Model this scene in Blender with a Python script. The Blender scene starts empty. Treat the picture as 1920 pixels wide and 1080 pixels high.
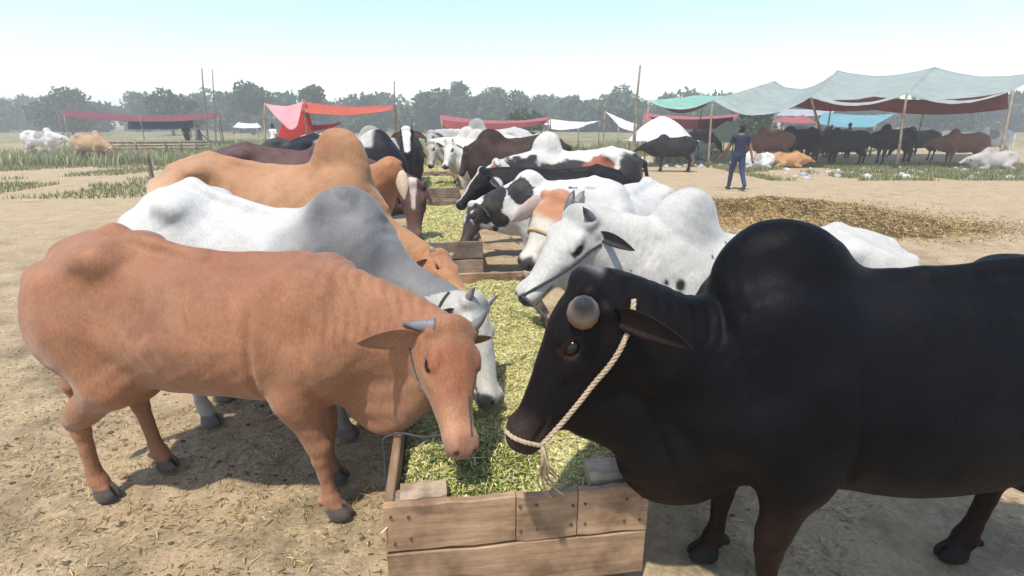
import bpy, bmesh, math, random
import numpy as np
from mathutils import Vector, Matrix
random.seed(7)
RNG = np.random.default_rng(11)
SC = bpy.context.scene
COL = SC.collection

# ---------------------------------------------------------------- camera, sky, sun, exposure
F_PX, PITCH, CAM_H = 1000.0, math.radians(17.2), 1.75       # focal length in pixels of a 1920 wide frame
cam = bpy.data.cameras.new('camera')
cam.sensor_width = 36.0
cam.lens = 36.0 * F_PX / 1920.0
cam.clip_start, cam.clip_end = 0.05, 6000
camo = bpy.data.objects.new('camera', cam); COL.objects.link(camo)
camo.location = (0, 0, CAM_H)
camo.rotation_euler = (math.radians(90) - PITCH, 0, 0)
SC.camera = camo

SUN_EL, SUN_AZ = math.radians(66), math.radians(205)        # azimuth clockwise from +Y: behind and left of the viewer
W = bpy.data.worlds.new('World'); SC.world = W; W.use_nodes = True
nt = W.node_tree
sky = nt.nodes.new('ShaderNodeTexSky'); sky.sky_type = 'NISHITA'
sky.sun_disc = False
sky.sun_elevation = SUN_EL; sky.sun_rotation = SUN_AZ
sky.air_density = 1.0; sky.dust_density = 0.5; sky.ozone_density = 0.0
bg = nt.nodes['Background']; bg.inputs[1].default_value = 0.15
nt.links.new(sky.outputs[0], bg.inputs[0])
sun = bpy.data.lights.new('sun', 'SUN'); sun.energy = 3.1; sun.angle = math.radians(1.5); sun.color = (1, .92, .80)
suno = bpy.data.objects.new('sun', sun); COL.objects.link(suno)
sdir = Vector((math.sin(SUN_AZ)*math.cos(SUN_EL), math.cos(SUN_AZ)*math.cos(SUN_EL), math.sin(SUN_EL)))
suno.rotation_euler = sdir.to_track_quat('Z', 'Y').to_euler()
suno.location = (0, 0, 30)
vs = SC.view_settings
vs.view_transform = 'Standard'; vs.look = 'None'; vs.gamma = 1.0; vs.use_curve_mapping = False
vs.exposure = 0.74
SC.cycles.volume_bounces = 1
SC.cycles.max_bounces = 8

# ---------------------------------------------------------------- small helpers
def P(px, py, Y):
    """world point seen at photo pixel (px, py) standing at forward distance Y"""
    u, v = (px - 960) / F_PX, (540 - py) / F_PX
    d = np.array([u, math.cos(PITCH) + v*math.sin(PITCH), -math.sin(PITCH) + v*math.cos(PITCH)])
    return np.array([0, 0, CAM_H]) + d * (Y / d[1])
def G(px, py, z=0.0):
    """world point where the pixel's ray meets height z"""
    u, v = (px - 960) / F_PX, (540 - py) / F_PX
    d = np.array([u, math.cos(PITCH) + v*math.sin(PITCH), -math.sin(PITCH) + v*math.cos(PITCH)])
    return np.array([0, 0, CAM_H]) + d * ((z - CAM_H) / d[2])
def srgb(r, g, b):
    return np.array([(c/12.92 if c <= .04045 else ((c+.055)/1.055)**2.4) for c in (r/255, g/255, b/255)])
def tag(o, label=None, cat=None, group=None, kind=None):
    if label: o['label'] = label
    if cat: o['category'] = cat
    if group: o['group'] = group
    if kind: o['kind'] = kind
    return o
def empty(name, loc=(0, 0, 0), rz=0):
    o = bpy.data.objects.new(name, None); COL.objects.link(o)
    o.location = loc; o.rotation_euler = (0, 0, rz); o.empty_display_size = .1
    return o
def mesh_obj(name, V, Fc, mat, parent=None, smooth=True, col=None):
    me = bpy.data.meshes.new(name)
    V = np.asarray(V, dtype=np.float32)
    if isinstance(Fc, np.ndarray):
        n, k = Fc.shape
        me.vertices.add(len(V)); me.vertices.foreach_set('co', V.ravel())
        me.loops.add(n*k); me.polygons.add(n)
        me.loops.foreach_set('vertex_index', Fc.ravel().astype(np.int32))
        me.polygons.foreach_set('loop_start', np.arange(0, n*k, k, dtype=np.int32))
        me.update(calc_edges=True)
    else:
        me.from_pydata([tuple(map(float, v)) for v in V], [], [tuple(int(i) for i in f) for f in Fc])
    me.polygons.foreach_set('use_smooth', np.full(len(me.polygons), smooth))
    if col is not None:
        a = me.color_attributes.new('coat', 'FLOAT_COLOR', 'POINT')
        c4 = np.ones((len(V), 4), np.float32); c4[:, :3] = col
        a.data.foreach_set('color', c4.ravel())
    me.validate(); me.update()
    if mat is not None: me.materials.append(mat)
    o = bpy.data.objects.new(name, me); COL.objects.link(o)
    if parent is not None: o.parent = parent
    return o

def hash3(i, j, k, s):
    h = (i.astype(np.int64)*374761393 + j.astype(np.int64)*668265263 + k.astype(np.int64)*2147483647 + s*974711) & 0x7fffffff
    h = ((h ^ (h >> 13))*1274126177) & 0x7fffffff
    return ((h ^ (h >> 16)) & 0xffff) / 65535.0
def vnoise(Pn, freq, seed=0):
    q = np.asarray(Pn, float)*freq + 100.3
    i = np.floor(q).astype(np.int64); f = q - i; f = f*f*(3-2*f)
    r = 0
    for a in (0, 1):
        for b in (0, 1):
            for c in (0, 1):
                w = (f[:, 0] if a else 1-f[:, 0])*(f[:, 1] if b else 1-f[:, 1])*(f[:, 2] if c else 1-f[:, 2])
                r = r + w*hash3(i[:, 0]+a, i[:, 1]+b, i[:, 2]+c, seed)
    return r
def fbm(Pn, freq, seed=0, octv=3):
    r, a, t = 0, 1.0, 0
    for o in range(octv):
        r = r + a*vnoise(Pn, freq*2**o, seed+o*17); t += a; a *= .5
    return r/t
def sstep(a, b, x):
    t = np.clip((x-a)/(b-a), 0, 1); return t*t*(3-2*t)
def mix(a, b, t):
    return np.asarray(a)*(1-t)[:, None] + np.asarray(b)*t[:, None]

# ---------------------------------------------------------------- materials
def new_mat(name):
    m = bpy.data.materials.new(name); m.use_nodes = True
    n = m.node_tree.nodes; l = m.node_tree.links
    return m, n, l, n['Principled BSDF']
def noise_node(n, l, scale, detail=4, rough=.6, coord=None, vec_scale=None):
    t = n.new('ShaderNodeTexNoise'); t.inputs['Scale'].default_value = scale
    t.inputs['Detail'].default_value = detail; t.inputs['Roughness'].default_value = rough
    if coord is not None:
        if vec_scale is not None:
            mp = n.new('ShaderNodeMapping'); mp.inputs['Scale'].default_value = vec_scale
            l.new(coord, mp.inputs[0]); coord = mp.outputs[0]
        l.new(coord, t.inputs['Vector'])
    return t
def ramp(n, l, src, stops):
    r = n.new('ShaderNodeValToRGB')
    el = r.color_ramp.elements
    while len(el) < len(stops): el.new(.5)
    for e, (p, c) in zip(el, stops):
        e.position = p; e.color = (*c, 1)
    l.new(src, r.inputs[0]); return r
def hide_mat(name, rough=.62, sheen=.15, var=.20, bump=.5, spec=.28, dust=.16):
    m, n, l, b = new_mat(name)
    at = n.new('ShaderNodeAttribute'); at.attribute_name = 'coat'
    tc = n.new('ShaderNodeTexCoord')
    n1 = noise_node(n, l, 9, 6, .65, tc.outputs['Object'])
    n2 = noise_node(n, l, 130, 3, .6, tc.outputs['Object'], (1, 1, .28))
    mr = n.new('ShaderNodeMapRange'); mr.inputs[1].default_value = .25; mr.inputs[2].default_value = .75
    mr.inputs[3].default_value = 1-var; mr.inputs[4].default_value = 1+var*.6; l.new(n1.outputs[0], mr.inputs[0])
    mr2 = n.new('ShaderNodeMapRange'); mr2.inputs[1].default_value = .25; mr2.inputs[2].default_value = .75
    mr2.inputs[3].default_value = 1-var*1.2; mr2.inputs[4].default_value = 1+var*.8; l.new(n2.outputs[0], mr2.inputs[0])
    mu = n.new('ShaderNodeMath'); mu.operation = 'MULTIPLY'; l.new(mr.outputs[0], mu.inputs[0]); l.new(mr2.outputs[0], mu.inputs[1])
    vm = n.new('ShaderNodeVectorMath'); vm.operation = 'SCALE'; l.new(at.outputs['Color'], vm.inputs[0]); l.new(mu.outputs[0], vm.inputs['Scale'])
    l.new(vm.outputs[0], b.inputs['Base Color'])
    b.inputs['Roughness'].default_value = rough
    b.inputs['Specular IOR Level'].default_value = spec
    b.inputs['Sheen Weight'].default_value = sheen; b.inputs['Sheen Roughness'].default_value = .45
    # dust lying in the coat
    dn = noise_node(n, l, 3.1, 7, .7, tc.outputs['Object'])
    dr = ramp(n, l, dn.outputs[0], [(.48, (0, 0, 0)), (.72, (dust, dust, dust))])
    dm = n.new('ShaderNodeMix'); dm.data_type = 'RGBA'; l.new(dr.outputs[0], dm.inputs[0]); l.new(vm.outputs[0], dm.inputs[6]); dm.inputs[7].default_value = (.26, .205, .14, 1)
    l.new(dm.outputs[2], b.inputs['Base Color'])
    rr = n.new('ShaderNodeMapRange'); rr.inputs[3].default_value = rough-.10; rr.inputs[4].default_value = rough+.16; l.new(n2.outputs[0], rr.inputs[0]); l.new(rr.outputs[0], b.inputs['Roughness'])
    bp = n.new('ShaderNodeBump'); bp.inputs['Strength'].default_value = bump; bp.inputs['Distance'].default_value = .008
    n3 = noise_node(n, l, 34, 5, .6, tc.outputs['Object'], (1, 1, .5))
    ad = n.new('ShaderNodeMath'); ad.operation = 'MULTIPLY_ADD'; ad.inputs[1].default_value = .45
    l.new(n2.outputs[0], ad.inputs[0]); l.new(n3.outputs[0], ad.inputs[2])
    l.new(ad.outputs[0], bp.inputs['Height']); l.new(bp.outputs[0], b.inputs['Normal'])
    return m
M = {}
M['hide'] = hide_mat('cattle_hide')
M['hide_dark'] = hide_mat('glossy_dark_hide', rough=.48, sheen=0, var=.35, bump=.5, spec=.07, dust=.006)
M['hide_white'] = hide_mat('white_hide', var=.16, bump=.5, dust=.25)
def simple(name, c, rough=.6, spec=.5, var=.2, nscale=30, bump=.2):
    m, n, l, b = new_mat(name)
    tc = n.new('ShaderNodeTexCoord'); t = noise_node(n, l, nscale, 5, .6, tc.outputs['Object'])
    c = np.array(c)
    r = ramp(n, l, t.outputs[0], [(.3, c*(1-var)), (.7, np.minimum(c*(1+var), 1))])
    l.new(r.outputs[0], b.inputs['Base Color']); b.inputs['Roughness'].default_value = rough
    b.inputs['Specular IOR Level'].default_value = spec
    if bump:
        bp = n.new('ShaderNodeBump'); bp.inputs['Strength'].default_value = bump; bp.inputs['Distance'].default_value = .01
        l.new(t.outputs[0], bp.inputs['Height']); l.new(bp.outputs[0], b.inputs['Normal'])
    return m
M['eye'] = simple('dark_eye', (.010, .008, .007), .2, .4, .1, 10, 0)
M['skinny'] = simple('people_surface', (.3, .2, .15))
def horn_mat(name, base, tip):
    m, n, l, b = new_mat(name)
    at = n.new('ShaderNodeAttribute'); at.attribute_name = 'coat'
    tc = n.new('ShaderNodeTexCoord'); t = noise_node(n, l, 60, 4, .6, tc.outputs['Object'], (1, 1, .3))
    mr = n.new('ShaderNodeMapRange'); mr.inputs[3].default_value = .7; mr.inputs[4].default_value = 1.3; l.new(t.outputs[0], mr.inputs[0])
    vm = n.new('ShaderNodeVectorMath'); vm.operation = 'SCALE'; l.new(at.outputs['Color'], vm.inputs[0]); l.new(mr.outputs[0], vm.inputs['Scale'])
    l.new(vm.outputs[0], b.inputs['Base Color']); b.inputs['Roughness'].default_value = .42
    bp = n.new('ShaderNodeBump'); bp.inputs['Strength'].default_value = .3; bp.inputs['Distance'].default_value = .004
    l.new(t.outputs[0], bp.inputs['Height']); l.new(bp.outputs[0], b.inputs['Normal'])
    return m
M['horn'] = horn_mat('horn', None, None)
def wood_mat(name, c, var=.35):
    m, n, l, b = new_mat(name)
    tc = n.new('ShaderNodeTexCoord')
    oi = n.new('ShaderNodeObjectInfo')
    ad = n.new('ShaderNodeVectorMath'); ad.operation = 'ADD'; l.new(tc.outputs['Object'], ad.inputs[0])
    cx = n.new('ShaderNodeCombineXYZ'); ml = n.new('ShaderNodeMath'); ml.operation = 'MULTIPLY'; ml.inputs[1].default_value = 37
    l.new(oi.outputs['Random'], ml.inputs[0]); l.new(ml.outputs[0], cx.inputs[0]); l.new(ml.outputs[0], cx.inputs[1]); l.new(cx.outputs[0], ad.inputs[1])
    t = noise_node(n, l, 14, 8, .7, ad.outputs[0], (.25, 3, 3))
    t2 = noise_node(n, l, 5, 4, .6, ad.outputs[0])
    c = np.array(c)
    r = ramp(n, l, t.outputs[0], [(.25, c*(1-var*1.3)), (.5, c), (.75, np.minimum(c*(1+var), 1))])
    dirt = ramp(n, l, t2.outputs[0], [(.36, (.30, .26, .21)), (.50, (.75, .72, .68)), (.62, (1, 1, 1))])
    mx = n.new('ShaderNodeMix'); mx.data_type = 'RGBA'; mx.blend_type = 'MULTIPLY'; mx.inputs[0].default_value = .75
    l.new(r.outputs[0], mx.inputs[6]); l.new(dirt.outputs[0], mx.inputs[7])
    hs = n.new('ShaderNodeHueSaturation'); mr = n.new('ShaderNodeMapRange'); mr.inputs[3].default_value = .7; mr.inputs[4].default_value = 1.15
    l.new(oi.outputs['Random'], mr.inputs[0]); l.new(mr.outputs[0], hs.inputs['Value']); l.new(mx.outputs[2], hs.inputs['Color'])
    l.new(hs.outputs[0], b.inputs['Base Color']); b.inputs['Roughness'].default_value = .75
    bp = n.new('ShaderNodeBump'); bp.inputs['Strength'].default_value = .5; bp.inputs['Distance'].default_value = .006
    l.new(t.outputs[0], bp.inputs['Height']); l.new(bp.outputs[0], b.inputs['Normal'])
    return m
M['wood'] = wood_mat('weathered_wood', (.36, .235, .14))
M['wood_pale'] = wood_mat('pale_wood', (.40, .31, .22))
M['wood_grey'] = wood_mat('greyed_wood', (.27, .21, .16))
def flake_mat(name, rough=.7, transl=.25):
    m, n, l, b = new_mat(name)
    at = n.new('ShaderNodeAttribute'); at.attribute_name = 'coat'
    l.new(at.outputs['Color'], b.inputs['Base Color']); b.inputs['Roughness'].default_value = rough
    b.inputs['Specular IOR Level'].default_value = .25
    if transl:
        tr = n.new('ShaderNodeBsdfTranslucent'); l.new(at.outputs['Color'], tr.inputs[0])
        mx = n.new('ShaderNodeMixShader'); mx.inputs[0].default_value = transl
        l.new(b.outputs[0], mx.inputs[1]); l.new(tr.outputs[0], mx.inputs[2])
        l.new(mx.outputs[0], n['Material Output'].inputs[0])
    return m
M['flake'] = flake_mat('loose_plant_pieces')
M['person'] = flake_mat('cloth_and_skin', .75, 0)
M['leaf'] = flake_mat('leaves', .6, .3)
def cloth_mat(name, c, transl=.3, var=.15, c2=None):
    m, n, l, b = new_mat(name)
    tc = n.new('ShaderNodeTexCoord'); t = noise_node(n, l, 1.6, 6, .65, tc.outputs['Object'])
    c = np.array(c); c2 = np.minimum(c*(1+var), 1) if c2 is None else np.array(c2)
    r = ramp(n, l, t.outputs[0], [(.32, c*(1-var)), (.68, c2)])
    l.new(r.outputs[0], b.inputs['Base Color']); b.inputs['Roughness'].default_value = .7
    tr = n.new('ShaderNodeBsdfTranslucent'); l.new(r.outputs[0], tr.inputs[0])
    mx = n.new('ShaderNodeMixShader'); mx.inputs[0].default_value = transl
    l.new(b.outputs[0], mx.inputs[1]); l.new(tr.outputs[0], mx.inputs[2])
    l.new(mx.outputs[0], n['Material Output'].inputs[0])
    return m

# ---------------------------------------------------------------- implicit surface toolkit (for animals and people)
class Field:
    def __init__(s, lo, hi, h):
        s.h = h; s.lo = np.array(lo, float)
        s.n = [int(math.ceil((hi[i]-lo[i])/h))+1 for i in range(3)]
        s.ax = [(s.lo[i] + h*np.arange(s.n[i])).astype(np.float32) for i in range(3)]
        s.d = np.full(s.n, 0.6, np.float32)
    def sl(s, lo, hi):
        r = []
        for i in range(3):
            a = int(math.floor((lo[i]-s.lo[i])/s.h)); b = int(math.ceil((hi[i]-s.lo[i])/s.h))+1
            a = max(0, min(a, s.n[i])); b = max(0, min(b, s.n[i])); r.append(slice(a, b))
        return tuple(r)
    def put(s, f, lo, hi, k=.03, op='add'):
        m = k + 3*s.h
        q = s.sl([c-m for c in lo], [c+m for c in hi])
        if any(c.stop <= c.start for c in q): return
        X = s.ax[0][q[0]][:, None, None]; Y = s.ax[1][q[1]][None, :, None]; Z = s.ax[2][q[2]][None, None, :]
        v = f(X, Y, Z).astype(np.float32); a = s.d[q]
        if op == 'add':
            h = np.maximum(k-np.abs(a-v), 0)/k; s.d[q] = np.minimum(a, v) - h*h*k*.25
        elif op == 'sub':
            v = -v; h = np.maximum(k-np.abs(a-v), 0)/k; s.d[q] = np.maximum(a, v) + h*h*k*.25
        elif op == 'disp':
            s.d[q] = a + v
    def cone(s, a, b, r1, r2, k=.03):
        a = np.array(a, float); b = np.array(b, float); ba = b-a; L = max(float(ba@ba), 1e-9)
        mr = s.h*.75; r1 = max(r1, mr); r2 = max(r2, mr)
        def f(X, Y, Z):
            t = np.clip(((X-a[0])*ba[0]+(Y-a[1])*ba[1]+(Z-a[2])*ba[2])/L, 0, 1)
            return np.sqrt((X-a[0]-t*ba[0])**2+(Y-a[1]-t*ba[1])**2+(Z-a[2]-t*ba[2])**2) - (r1+(r2-r1)*t)
        R = max(r1, r2)
        s.put(f, np.minimum(a, b)-R, np.maximum(a, b)+R, k)
    def chain(s, pts, k=.03):
        for p, q in zip(pts[:-1], pts[1:]): s.cone(p[0], q[0], p[1], q[1], k)
    def ell(s, c, r, R=None, k=.03, op='add'):
        c = np.array(c, float); r = np.array(r, float); R = np.eye(3) if R is None else np.array(R)
        def f(X, Y, Z):
            q = [R[i][0]*(X-c[0])+R[i][1]*(Y-c[1])+R[i][2]*(Z-c[2]) for i in range(3)]
            k0 = np.sqrt(sum((q[i]/r[i])**2 for i in range(3)))
            k1 = np.sqrt(sum((q[i]/r[i]**2)**2 for i in range(3)))
            return k0*(k0-1)/np.maximum(k1, 1e-6)
        m = max(r); s.put(f, c-m, c+m, k, op)
    def sample(s, p):
        q = (np.asarray(p, float)-s.lo)/s.h
        i = np.floor(q).astype(int)
        if np.any(i < 0) or any(i[j] >= s.n[j]-1 for j in range(3)): return .6
        f = q-i; c = s.d[i[0]:i[0]+2, i[1]:i[1]+2, i[2]:i[2]+2]
        c = c[0]*(1-f[0])+c[1]*f[0]; c = c[0]*(1-f[1])+c[1]*f[1]
        return float(c[0]*(1-f[2])+c[1]*f[2])
    def cast(s, o, tgt, off=0.0):
        o = np.asarray(o, float); d = np.asarray(tgt, float)-o; L = np.linalg.norm(d); d /= L; t = 0
        while t < L:
            if s.sample(o+d*t) < off: return o+d*t
            t += .004
        return o+d*L
    def mesh(s):
        d = s.d; ins = d < 0
        act = np.zeros([n-1 for n in s.n], np.uint8)
        for a in (0, 1):
            for b in (0, 1):
                for c in (0, 1):
                    act += ins[a:s.n[0]-1+a, b:s.n[1]-1+b, c:s.n[2]-1+c]
        cells = np.argwhere((act > 0) & (act < 8))
        idx = np.full(act.shape, -1, np.int32); idx[tuple(cells.T)] = np.arange(len(cells))
        acc = np.zeros((len(cells), 3)); cnt = np.zeros(len(cells))
        cor = [(a, b, c) for a in (0, 1) for b in (0, 1) for c in (0, 1)]
        val = {c: d[cells[:, 0]+c[0], cells[:, 1]+c[1], cells[:, 2]+c[2]].astype(float) for c in cor}
        for ax in range(3):
            for c in cor:
                if c[ax]: continue
                e = list(c); e[ax] = 1; e = tuple(e)
                v0, v1 = val[c], val[e]; m = (v0 < 0) != (v1 < 0)
                t = np.where(m, v0/np.where(m, v0-v1, 1), 0)
                for j in range(3):
                    acc[:, j] += np.where(m, c[j] + (t if j == ax else 0), 0)
                cnt += m
        V = (cells + acc/cnt[:, None])*s.h + s.lo
        Q = []
        for ax in range(3):
            o = [(1, 2), (2, 0), (0, 1)][ax]
            a = [slice(1, -1)]*3; a[ax] = slice(0, -1); b = list(a); b[ax] = slice(1, None)
            A = ins[tuple(a)]; B = ins[tuple(b)]
            for flip, mk in ((False, A & ~B), (True, ~A & B)):
                e = np.argwhere(mk)
                if not len(e): continue
                off = np.ones(3, int); off[ax] = 0; e = e + off
                def ci(d1, d2):
                    q = e.copy(); q[:, o[0]] -= d1; q[:, o[1]] -= d2
                    return idx[q[:, 0], q[:, 1], q[:, 2]]
                f = np.stack([ci(1, 1), ci(0, 1), ci(0, 0), ci(1, 0)], 1)
                Q.append(f[:, ::-1] if flip else f)
        Fq = np.concatenate(Q)
        return V, Fq[(Fq >= 0).all(1)]
def unit(v):
    v = np.asarray(v, float); return v/np.linalg.norm(v)
def bez(p0, p1, p2, t):
    return (1-t)**2*np.asarray(p0)+2*t*(1-t)*np.asarray(p1)+t*t*np.asarray(p2)
def smooth_tab(xs, ys, xq):
    """monotone-ish cubic through the stations"""
    xs = np.asarray(xs, float); ys = np.asarray(ys, float)
    m = np.gradient(ys, xs)
    i = np.clip(np.searchsorted(xs, xq)-1, 0, len(xs)-2)
    h = xs[i+1]-xs[i]; t = np.clip((xq-xs[i])/h, 0, 1)
    return (2*t**3-3*t**2+1)*ys[i]+(t**3-2*t**2+t)*h*m[i]+(-2*t**3+3*t**2)*ys[i+1]+(t**3-t**2)*h*m[i+1]
def tube(pts, radii, seg=8, caps=True):
    pts = [np.asarray(p, float) for p in pts]; n = len(pts); V = []; Fc = []
    up = np.array([0, 0, 1.0]); prev = None
    for i, p in enumerate(pts):
        t = unit(pts[min(i+1, n-1)]-pts[max(i-1, 0)])
        if prev is None:
            a = np.cross(t, up); a = unit(a) if np.linalg.norm(a) > 1e-3 else np.array([1.0, 0, 0])
        else:
            a = unit(prev - t*(prev@t))
        prev = a; b = np.cross(t, a); r = radii[i] if hasattr(radii, '__len__') else radii
        for k in range(seg):
            an = 2*math.pi*k/seg; V.append(p+r*(math.cos(an)*a+math.sin(an)*b))
    for i in range(n-1):
        for k in range(seg):
            k2 = (k+1) % seg; Fc.append((i*seg+k, i*seg+k2, (i+1)*seg+k2, (i+1)*seg+k))
    if caps:
        c0 = len(V); V.append(pts[0]); V.append(pts[-1])
        for k in range(seg):
            k2 = (k+1) % seg
            Fc.append((c0, k2, k, k)); Fc.append((c0+1, (n-1)*seg+k, (n-1)*seg+k2, (n-1)*seg+k2))
    return np.array(V), Fc
def resample(pts, n):
    pts = np.array(pts, float); seg = np.linalg.norm(np.diff(pts, axis=0), axis=1); s = np.r_[0, np.cumsum(seg)]
    # catmull-rom
    q = np.linspace(0, s[-1], n); return np.stack([smooth_tab(s, pts[:, j], q) for j in range(3)], 1)
def tri(Fc):
    return [f[:3] if len(f) == 4 and f[2] == f[3] else f for f in Fc]

# ---------------------------------------------------------------- cattle
BODY_X = [.36, .31, .24, .12, 0, -.2, -.42, -.62, -.80, -.95, -1.08, -1.16, -1.20]
BODY_T = [.96, 1.03, 1.10, 1.165, 1.20, 1.20, 1.195, 1.215, 1.25, 1.245, 1.18, 1.08, .98]
BODY_B = [.78, .66, .58, .545, .54, .53, .525, .545, .60, .68, .76, .83, .90]
BODY_W = [.05, .12, .165, .205, .225, .255, .285, .28, .255, .225, .185, .13, .05]
class Cow: pass
def make_cow(label, at, heading, scale, poll, muzzle, coat, voxel, face=None, hump=(.10, .14), hump_x=-.02, width=1.0,
             head=None, horns=None, ear=None, mat='hide', lying=False, ribs=0.0, legs=(0, 0, 0, 0), dewlap=.5, hollow=.5,
             group=None, neck_thick=1.0, name='cow', neck_sag=.0, tail=True, belly=0.0, ear_col=None, ear_in=(.42, .25, .2),
             horn_col=((.16, .15, .14), (.10, .095, .09)), eye_ring=True, rump=0.0, noise=.004, cat='cow', ear_len=.22, sheath=False, neck_drop=0.0, dl_a=.16, extra=(), hook=1.0, hwid=1.0, bulge=0.0, folds=0.0, crease=.007, ear_w=.21, eye_s=1.0, hair=0.0):
    """at = ground point under the withers; heading in degrees (0 = facing +X); poll, muzzle = world points"""
    S = scale; ca, sa = math.cos(math.radians(heading)), math.sin(math.radians(heading))
    dz = -.47*S if lying else 0.0
    def loc(p):
        q = np.asarray(p, float)-np.array([at[0], at[1], 0])
        return np.array([ca*q[0]+sa*q[1], -sa*q[0]+ca*q[1], q[2]])
    def locv(v): return np.array([ca*v[0]+sa*v[1], -sa*v[0]+ca*v[1], v[2]])
    pl, mz = loc(poll), loc(muzzle)
    hl = np.linalg.norm(mz-pl); HS = hl/.49 if head is None else head
    if head is not None: mz = pl+unit(mz-pl)*.49*HS
    A = unit(mz-pl)
    wither = np.array([0.0, 0, 1.22*S+dz])
    if face is not None: ref = locv(np.asarray(face, float))
    else: ref = unit(pl-wither)+np.array([0, 0, .6])
    U = unit(ref-A*(ref@A)); Sd = np.cross(U, A)                # Sd = animal's left
    def hf(a, s_, u):
        if abs(s_) > .045: s_ = s_*(1+(hwid-1)*min(1, max(0, 1-(a-.2)/.2)))
        return pl+HS*(a*A+s_*Sd+u*U)               # head frame -> cow local
    pts = [hf(-.06, s_, u) for s_ in (-.3, .3) for u in (-.28, .1)]+[hf(.56, s_, u) for s_ in (-.12, .12) for u in (-.25, .1)]
    lo = np.array([-1.36*S, -.42*S*width, -.03]); hi = np.array([.45*S, .42*S*width, 1.27*S+hump[0]*S+.12+dz])
    lo = np.minimum(lo, np.min(pts, axis=0)-.03); hi = np.maximum(hi, np.max(pts, axis=0)+.03)
    Fd = Field(lo, hi, voxel)
    # trunk
    T = np.array(BODY_T); B = np.array(BODY_B); xs = np.array(BODY_X)[::-1]
    T = T + rump*sstep(-.5, -.85, np.array(BODY_X)); B = B - belly*np.exp(-((np.array(BODY_X)+.45)/.35)**2)
    T, B, Wd = T[::-1]*S+dz, B[::-1]*S+dz, np.array(BODY_W)[::-1]*S*width
    def trunk(X, Y, Z):
        x = X/S; xc = np.clip(x, xs[0], xs[-1])
        t, b, w = smooth_tab(xs, T, xc), smooth_tab(xs, B, xc), np.maximum(smooth_tab(xs, Wd, xc), .02)
        c, h = (t+b)/2-.02*S, (t-b)/2; c = np.where(h < .1, (t+b)/2, c)
        zz = (Z-c)/h
        w2 = w*(1-.20*np.clip(zz, 0, 1)-.06*np.clip(-zz, 0, 1))
        r = (np.abs(Y/w2)**2.25+np.abs(zz)**2.25)**(1/2.25)
        d = (r-1)*np.minimum(w, h)
        return np.maximum(d, np.maximum(X-.36*S, -1.2*S-X))
    Fd.put(trunk, (-1.2*S, -.32*S*width, .4*S+dz), (.36*S, .32*S*width, 1.34*S+dz), .02)
    wd = width
    k = .06*S
    sides = (1, -1)
    for s_ in sides:
        Fd.ell((.05*S, s_*.135*S*wd, .92*S+dz), (.16*S, .075*S, .26*S), np.array(Matrix.Rotation(math.radians(-18), 3, 'Y')), .14*S)            # shoulder blade
        Fd.ell((.17*S, s_*.13*S*wd, .80*S+dz), (.11*S, .085*S, .12*S), None, .08*S)              # point of shoulder
        Fd.ell((-.80*S, s_*.160*S*wd, (1.150+rump)*S+dz), (.09*S, .07*S*hook, .06*S), None, .10*S)  # hook bone
        Fd.ell((-1.12*S, s_*.10*S*wd, (1.05+rump*.6)*S+dz), (.07*S, .05*S, .07*S), None, .08*S) # pin bone
        Fd.ell((-.95*S, s_*.16*S*wd, .90*S+dz), (.22*S, .115*S, .26*S), None, .07*S)            # haunch
        if hollow > 0:
            Fd.ell((-.66*S, s_*(.335-.035*hollow)*S*wd, 1.05*S+dz), (.14*S, (.05+.045*hollow)*S, .13*S), None, .11*S, 'sub')
    Fd.chain([((.05*S, 0, 1.18*S+dz), .03*S), ((-.4*S, 0, 1.18*S+dz), .028*S), ((-.8*S, 0, (1.235+rump)*S+dz), .03*S), ((-1.08*S, 0, (1.165+rump*.6)*S+dz), .035*S)], .05*S)
    # hump
    if hump[0] > 0:
        hx, hh = hump_x*S, hump[0]*S
        R = np.array(Matrix.Rotation(math.radians(18), 3, 'Y'))
        Fd.ell((hx+.01*S, 0, 1.17*S+dz+hh*.35), (hump[1]*S*1.05, .085*S, .10*S+hh*.55), None, .12*S)
        Fd.ell((hx-.02*S, 0, 1.20*S+dz+hh*.62), (hump[1]*S*.72, .075*S, .055*S+hh*.40), R, .10*S)
    # legs
    if not lying:
        for i, s_ in enumerate(sides):
            o = legs[i]; y = s_*.135*S*wd
            Fd.chain([((.10*S, s_*.15*S*wd, .80*S), .11*S), ((-.02*S+o*.3, s_*.155*S*wd, .61*S), .085*S), ((.0*S+o*.7, y, .37*S), .050*S)], .06*S)
            Fd.chain([((.004*S+o*.7, y, .37*S), .052*S), ((.005*S+o*.72, y, .305*S), .040*S), ((-.005*S+o*.97, y, .15*S), .027*S), ((.0*S+o, y, .10*S), .036*S), ((.025*S+o, y, .045*S), .040*S)], .02*S)
            Fd.ell((.035*S+o, y, .022*S), (.062*S, .048*S, .045*S), None, .015)
            Fd.ell((.09*S+o, y, .03*S), (.05*S, .009, .06*S), None, .006, 'sub')
            Fd.ell((-.045*S+o, y, .085*S), (.02*S, .03*S, .016*S), None, .01)
            o = legs[2+i]; y = s_*.13*S*wd
            Fd.chain([((-.92*S, s_*.155*S*wd, .90*S), .15*S), ((-.80*S+o*.2, s_*.17*S*wd, .66*S), .115*S), ((-.98*S+o*.6, s_*.14*S*wd, .48*S), .062*S), ((-1.04*S+o*.7, y, .43*S), .050*S)], .06*S)
            Fd.chain([((-1.04*S+o*.7, y, .43*S), .052*S), ((-1.02*S+o*.75, y, .36*S), .036*S), ((-1.0*S+o*.95, y, .15*S), .029*S), ((-.99*S+o, y, .10*S), .037*S), ((-.965*S+o, y, .045*S), .040*S)], .02*S)
            Fd.ell((-.955*S+o, y, .022*S), (.062*S, .048*S, .045*S), None, .015)
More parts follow.
